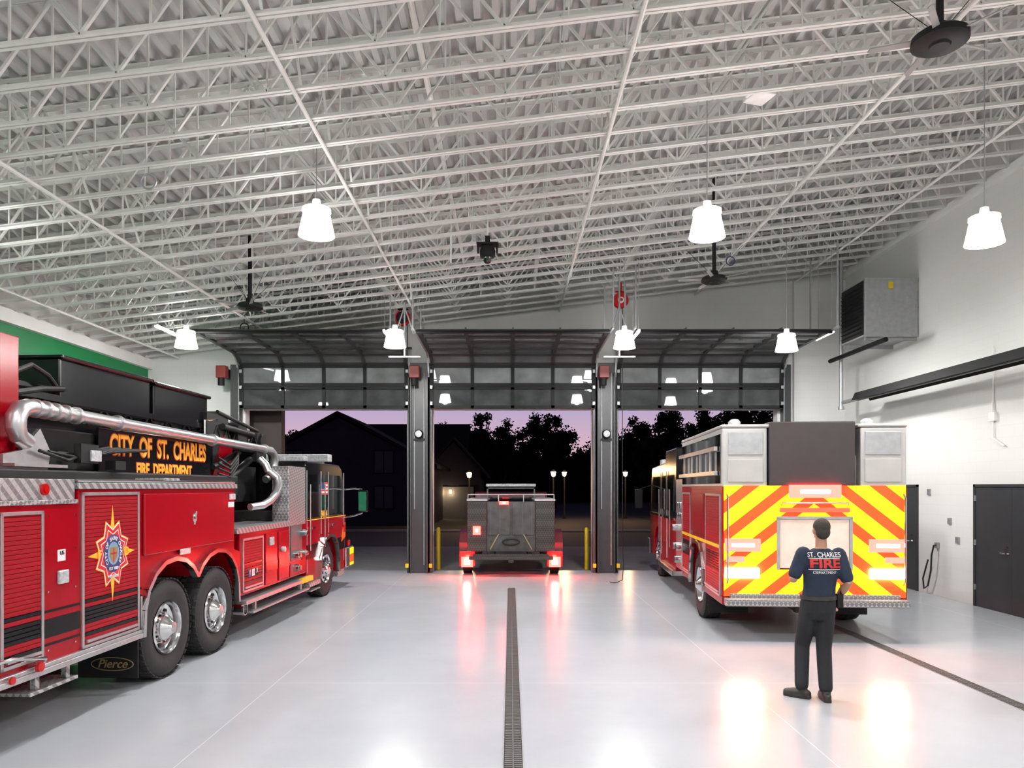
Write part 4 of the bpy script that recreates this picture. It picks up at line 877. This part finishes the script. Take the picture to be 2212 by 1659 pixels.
for H,K_,A in ((LH,LK,LA),(RH,RK,RA)):
    limb(b,[H,lerp(H,K_,.5),K_,lerp(K_,A,.3),A],[.095,.08,.058,.057,.038])
    limb(b,[A,(A[0],A[1]+.0,.06)],[.038,.035])
make('body',blob(b,.0065,3),SKIN,PX)
b=M()
b.loft([(.03,0,.94,.172,.125),(.03,0,1.02,.170,.122),(.04,0,1.12,.160,.116),(.05,.0,1.24,.172,.120),(.055,0,1.36,.190,.126),(.055,0,1.45,.178,.108),(.056,0,1.50,.115,.082),(.057,0,1.525,.078,.070)])
limb(b,[LS,lerp(LS,LE,.45),lerp(LS,LE,.82)],[.076,.072,.068]); limb(b,[RS,lerp(RS,RE,.45),lerp(RS,RE,.82)],[.076,.072,.068])
shirt=blob(b,.011,5); sh=make('shirt',shirt,NAVY,PX,label='navy short-sleeved T-shirt with printed back')
bv=BVHTree.FromPolygons([v.co.copy() for v in shirt.vertices],[tuple(p.vertices) for p in shirt.polygons])
def drape(name,me,x,z,m,lift):
    bm=bmesh.new(); bm.from_mesh(me); bmesh.ops.triangulate(bm,faces=bm.faces); bmesh.ops.subdivide_edges(bm,edges=[e for e in bm.edges if e.calc_length()>.025],cuts=3,use_grid_fill=True); bm.to_mesh(me); bm.free()
    for v in me.vertices:
        X,Z=v.co.x+x,v.co.y+z; h=bv.ray_cast(Vector((X,-1,Z)),Vector((0,1,0)))
        y=h[0].y if h[0] else -.1
        v.co=Vector((X,y-lift,Z))
    make(name,me,m,sh)
def shirt_text(name,body,size,x,z,m,sx=1,off=0,lift=.004): drape(name,text(body,size,0,off,sx),x,z,m,lift)
shirt_text('back_print','ST. CHARLES',.070,.055,1.462,WHT,.84,.001)
shirt_text('back_print_large','FIRE',.125,.057,1.372,REDT,1.35,.004,.007)
for zz in (1.425,1.312):
    g=M(); N_=10
    g.add([(-.155+.31*i/N_,dz,0) for dz in (0,.008) for i in range(N_+1)],[(i,i+1,N_+2+i,N_+1+i) for i in range(N_)])
    me=g.mesh('l'); drape('back_print_line',me,.055,zz,WHT,.004)
shirt_text('back_print_small','DEPARTMENT',.04,.055,1.286,WHT,.95)
b=M(); b.loft([(.025,0,.80,.13,.10),(.025,0,.88,.175,.128),(.025,0,.95,.180,.130),(.03,0,1.03,.172,.125)])
for H,K_,A in ((LH,LK,LA),(RH,RK,RA)):
    limb(b,[H,lerp(H,K_,.5),K_,lerp(K_,A,.4),(A[0],A[1],A[2]+.03)],[.105,.094,.076,.074,.068])
make('trousers',blob(b,.012,5),TROU,PX,label='dark uniform trousers')
make('belt',M().loft([(.03,0,1.005,.184,.137),(.03,0,1.045,.182,.135)],n=32),BOOT,PX)
make('radio',M().box(.20,.26,-.06,.0,.92,1.06).cyl((.245,-.03,1.06),(.245,-.03,1.16),.006,n=6),MBLACK,PX,bevel=.006,label='black belt radio')
def boot(A,yaw):
    c=math.cos(yaw); s=math.sin(yaw)
    b=M(); 
    def L(f,x,z): return (A[0]+f*s+x*c, A[1]+f*c-x*s, z)
    limb(b,[L(-.055,0,.05),L(0,0,.055),L(.08,0,.048),L(.15,0,.04)],[.042,.046,.046,.038]); limb(b,[L(-.01,0,.06),L(-.005,0,.16)],[.048,.05])
    b.add([L(f,x,z) for z in (0,.03) for f,x in ((-.09,-.035),(-.09,.035),(.05,.05),(.17,.04),(.19,0),(.17,-.04),(.05,-.05))],[(0,1,2,3,4,5,6),(13,12,11,10,9,8,7)]+[(i,(i+1)%7,7+(i+1)%7,7+i) for i in range(7)])
    m=blob(b,.008,3)
    for v in m.vertices: v.co.z=max(v.co.z,.002)
    make('boot',m,BOOT,PX)
boot((LA[0],LA[1],0),-.9); boot((RA[0],RA[1],0),.15)
hr=M(); hr.ell((.062,-.004,1.745),.083,.100,.088,n=24,k=14); hr.ell((.062,-.035,1.69),.072,.066,.075,n=20,k=12)
make('hair',blob(hr,.008,2),HAIR,PX,label='short brown hair')
make('eye',M().ell((.036,.100,1.71),.012,.008,.008,n=10,k=6),WHT,PX); make('eye',M().ell((.088,.100,1.71),.012,.008,.008,n=10,k=6),WHT,PX)
make('mouth',M().ell((.062,.107,1.655),.022,.006,.005,n=10,k=6),REDT,PX)
# ------------------------------------------------------------------ OUTSIDE
make('driveway',M().box(-14,14,19.1,27,-.12,-.02),CONC,kind='structure',label='pale concrete apron outside the doors',sm=0)
make('street',M().box(-70,70,27,36,-.16,-.05),ASPH,kind='structure',label='dark asphalt street',sm=0)
make('lawn',M().box(-90,90,36,150,-.2,-.04),LAWN,kind='structure',label='dark grass across the street',sm=0)
make('side_road',M().box(2,9,36,110,-.1,-.03),ASPH,kind='structure',label='dark asphalt side road',sm=0)
make('sidewalk',M().box(-60,60,36.3,37.8,-.1,0),CONC,kind='structure',label='concrete sidewalk along the street',sm=0)
make('brick_return',M().box(-7.0,-6.0,19.4,19.7,-.05,5),BRICKM,label='dark brown brick pier outside the doorway',cat='brick pier',sm=0)
def house(x,y,w,dp,hw,hr,rot,lab,lit=False):
    r=empty('house',(x,y,-.04),lab,'house',rotz=rot,group='houses across the street')
    make('walls',M().prism([(-w/2,0),(w/2,0),(w/2,hw),(0,hr-.15),(-w/2,hw)],-dp/2,dp/2,'y'),SIDING,r,sm=0)
    s=M(); k=(hr-hw)/(w/2)
    for sg in (-1,1):
        s.add([(sg*(w/2+.5),-dp/2-.4,hw-.5*k),(0,-dp/2-.4,hr),(0,dp/2+.4,hr),(sg*(w/2+.5),dp/2+.4,hw-.5*k),(sg*(w/2+.5),-dp/2-.4,hw-.5*k+.2),(0,-dp/2-.4,hr+.2),(0,dp/2+.4,hr+.2),(sg*(w/2+.5),dp/2+.4,hw-.5*k+.2)],[(0,1,2,3),(4,7,6,5),(0,4,5,1),(1,5,6,2),(2,6,7,3),(3,7,4,0)])
    make('roof',s,ROOFM,r,sm=0)
    for X in (-w/4,w/4):
        for z in (1.0,3.0):
            if z+1.2>hw+k*(w/2-abs(X)-.6): continue
            f=M().box(X-.6,X+.6,-dp/2-.06,-dp/2,z-.08,z+1.28)
            wf=make('window_frame',f,ROOFM,r,sm=0); make('window_pane',M().box(X-.5,X-.03,-dp/2-.08,-dp/2-.06,z,z+1.2).box(X+.03,X+.5,-dp/2-.08,-dp/2-.06,z,z+1.2),HWIN,wf,sm=0)
    if lit:
        make('garage_door',M().box(-1.2,1.4,-dp/2-.1,-dp/2-.06,0,2.2),MGREY,r,sm=0)
        for X in (-.9,-.2):
            make('porch_lamp',M().box(X-.07,X+.07,-dp/2-.25,-dp/2-.1,1.7,2.0),EMAS,r,sm=0)
            l=bpy.data.lights.new('porch_bulb','POINT'); l.energy=35; l.color=(1,.7,.4); l.shadow_soft_size=.2
            lo=bpy.data.objects.new('porch_bulb',l); COL.objects.link(lo); lo.parent=r; lo.location=(X,-dp/2-.6,1.8)
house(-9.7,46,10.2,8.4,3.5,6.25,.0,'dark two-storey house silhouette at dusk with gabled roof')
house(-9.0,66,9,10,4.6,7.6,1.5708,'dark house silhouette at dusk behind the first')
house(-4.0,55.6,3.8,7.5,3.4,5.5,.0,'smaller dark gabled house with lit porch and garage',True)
def tree_mesh(seed,n=3600):
    rnd=random.Random(seed); b=M()
    cl=[(rnd.gauss(0,1.3),rnd.gauss(0,1.3),rnd.uniform(2.2,7.2),rnd.uniform(.7,1.3)) for _ in range(24)]
    cl+= [(rnd.gauss(0,.6),rnd.gauss(0,.6),rnd.uniform(7,8.8),rnd.uniform(.35,.7)) for _ in range(7)]
    for i in range(n):
        c=rnd.choice(cl); d=Vector((rnd.gauss(0,1),rnd.gauss(0,1),rnd.gauss(0,1))).normalized()*c[3]*rnd.uniform(.6,1.3)
        p=Vector(c[:3])+d; u=Vector((rnd.gauss(0,1),rnd.gauss(0,1),rnd.gauss(0,1))).normalized(); v=u.orthogonal().normalized(); s=rnd.uniform(.08,.2)
        b.add([p-u*s,p+v*s*.6,p+u*s,p-v*s*.6],[(0,1,2,3)])
    for c in cl: b.ell(c[:3],c[3]*.55,c[3]*.55,c[3]*.55,n=8,k=6)
    t=M(); t.tube([(0,0,0),(.1,0,2),(0,.1,4.5),(.1,0,7.5)],[.28,.2,.14,.04],n=8)
    for c in cl[:10]: t.tube([(0,0,2+rnd.random()*1.5),(c[0]*.5,c[1]*.5,c[2]*.75),c[:3]],[.09,.06,.02],n=6)
    return b,t
protos=[]
tp=[(-19.5,66,.78),(-26.5,74,.78),(-7.2,77,.98),(-.6,72,.94),(4.6,78,1.05),(9.0,70,.92),(13.6,79,1.04),(12.2,60,.82),(17.6,66,1.04),(16.4,54,.90),(22.4,59,1.02),(23.5,72,1.15),(19.0,88,1.3),(-14.0,88,.98),(29.5,82,1.25),(28.6,64,1.05),(-3.6,90,1.2),(3.6,95,1.3)]
for i,(x,y,s) in enumerate(tp):
    if i<3:
        lf,tk=tree_mesh(i+3)
        r=empty('tree',(x,y,-.05),'leafy tree in dark silhouette against the dusk sky','tree',group='trees across the street')
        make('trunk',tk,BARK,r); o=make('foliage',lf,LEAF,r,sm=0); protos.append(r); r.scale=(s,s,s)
    else:
        o=dup(protos[i%3],(x,y,-.05),rotz=i*1.3); o.scale=(s*1.0,s*1.0,s)
hb=M(); rnd=random.Random(5)
for i in range(300):
    x=-50+i*.36; h=7.6+1.3*math.sin(i*.11)+rnd.uniform(-1.0,1.0)
    hb.ell((x,104+rnd.uniform(-2,2),h*.5-.3),1.2,1.2,h*.5,n=7,k=6)
    for _ in range(14):
        p=Vector((x+rnd.gauss(0,.7),103.5+rnd.gauss(0,.8),h-.8+rnd.gauss(0,.6))); u=Vector((rnd.gauss(0,1),rnd.gauss(0,1),rnd.gauss(0,1))).normalized(); v=u.orthogonal().normalized(); s=rnd.uniform(.2,.4)
        hb.add([p-u*s,p+v*s*.6,p+u*s,p-v*s*.6],[(0,1,2,3)])
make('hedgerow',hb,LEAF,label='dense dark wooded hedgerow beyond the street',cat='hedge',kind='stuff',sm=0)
def street_lamp(x,y,h):
    r=empty('street_lamp',(x,y,-.03),'dark post street lamp with warm glowing lantern','street lamp',group='street lamps')
    make('post',M().lathe([(0,0),(.12,0),(.08,.3),(.05,.4),(.045,h-.3),(0,h-.3)],n=12),BARK,r)
    make('lantern',M().lathe([(0,h-.28),(.10,h-.26),(.16,h),(.0,h+.02)],n=12),EMA,r)
    make('lantern_cap',M().lathe([(.17,h+.02),(.1,h+.1),(0,h+.16)],n=12),BARK,r)
    l=bpy.data.lights.new('lamp_bulb','POINT'); l.energy=130; l.color=(1,.6,.3); l.shadow_soft_size=.1
    lo=bpy.data.objects.new('lamp_bulb',l); COL.objects.link(lo); lo.parent=r; lo.location=(0,-1.2,h+.1)
for x,y,h in ((2.6,45,3.1),(3.7,51,3.2),(7.9,51,3.2),(-2.4,43,3.0)): street_lamp(x,y,h)
# ------------------------------------------------------------------ world
W=bpy.data.worlds.new('dusk'); SC.world=W; W.use_nodes=True; nt=W.node_tree; N=nt.nodes; L=nt.links
bg=N['Background']; tc=N.new('ShaderNodeTexCoord'); sp_=N.new('ShaderNodeSeparateXYZ'); cr=N.new('ShaderNodeValToRGB')
L.new(tc.outputs['Generated'],sp_.inputs[0]); L.new(sp_.outputs['Z'],cr.inputs['Fac']); L.new(cr.outputs['Color'],bg.inputs['Color'])
e=cr.color_ramp.elements; e[0].position=0; e[0].color=(.34,.19,.21,1); e[1].position=1; e[1].color=(.005,.006,.02,1)
x=e.new(.06); x.color=(.30,.20,.25,1); x=e.new(.11); x.color=(.21,.175,.27,1); x=e.new(.3); x.color=(.03,.03,.07,1)
bg.inputs['Strength'].default_value=1.45
# ------------------------------------------------------------------ camera
cam=bpy.data.cameras.new('camera'); co=bpy.data.objects.new('camera',cam); COL.objects.link(co)
co.location=(0,0,2.15); co.rotation_euler=(pi/2,0,0); cam.sensor_width=36; cam.lens=26.04; cam.shift_y=.1006; cam.shift_x=.00136; cam.clip_end=400; cam.clip_start=.05
SC.camera=co
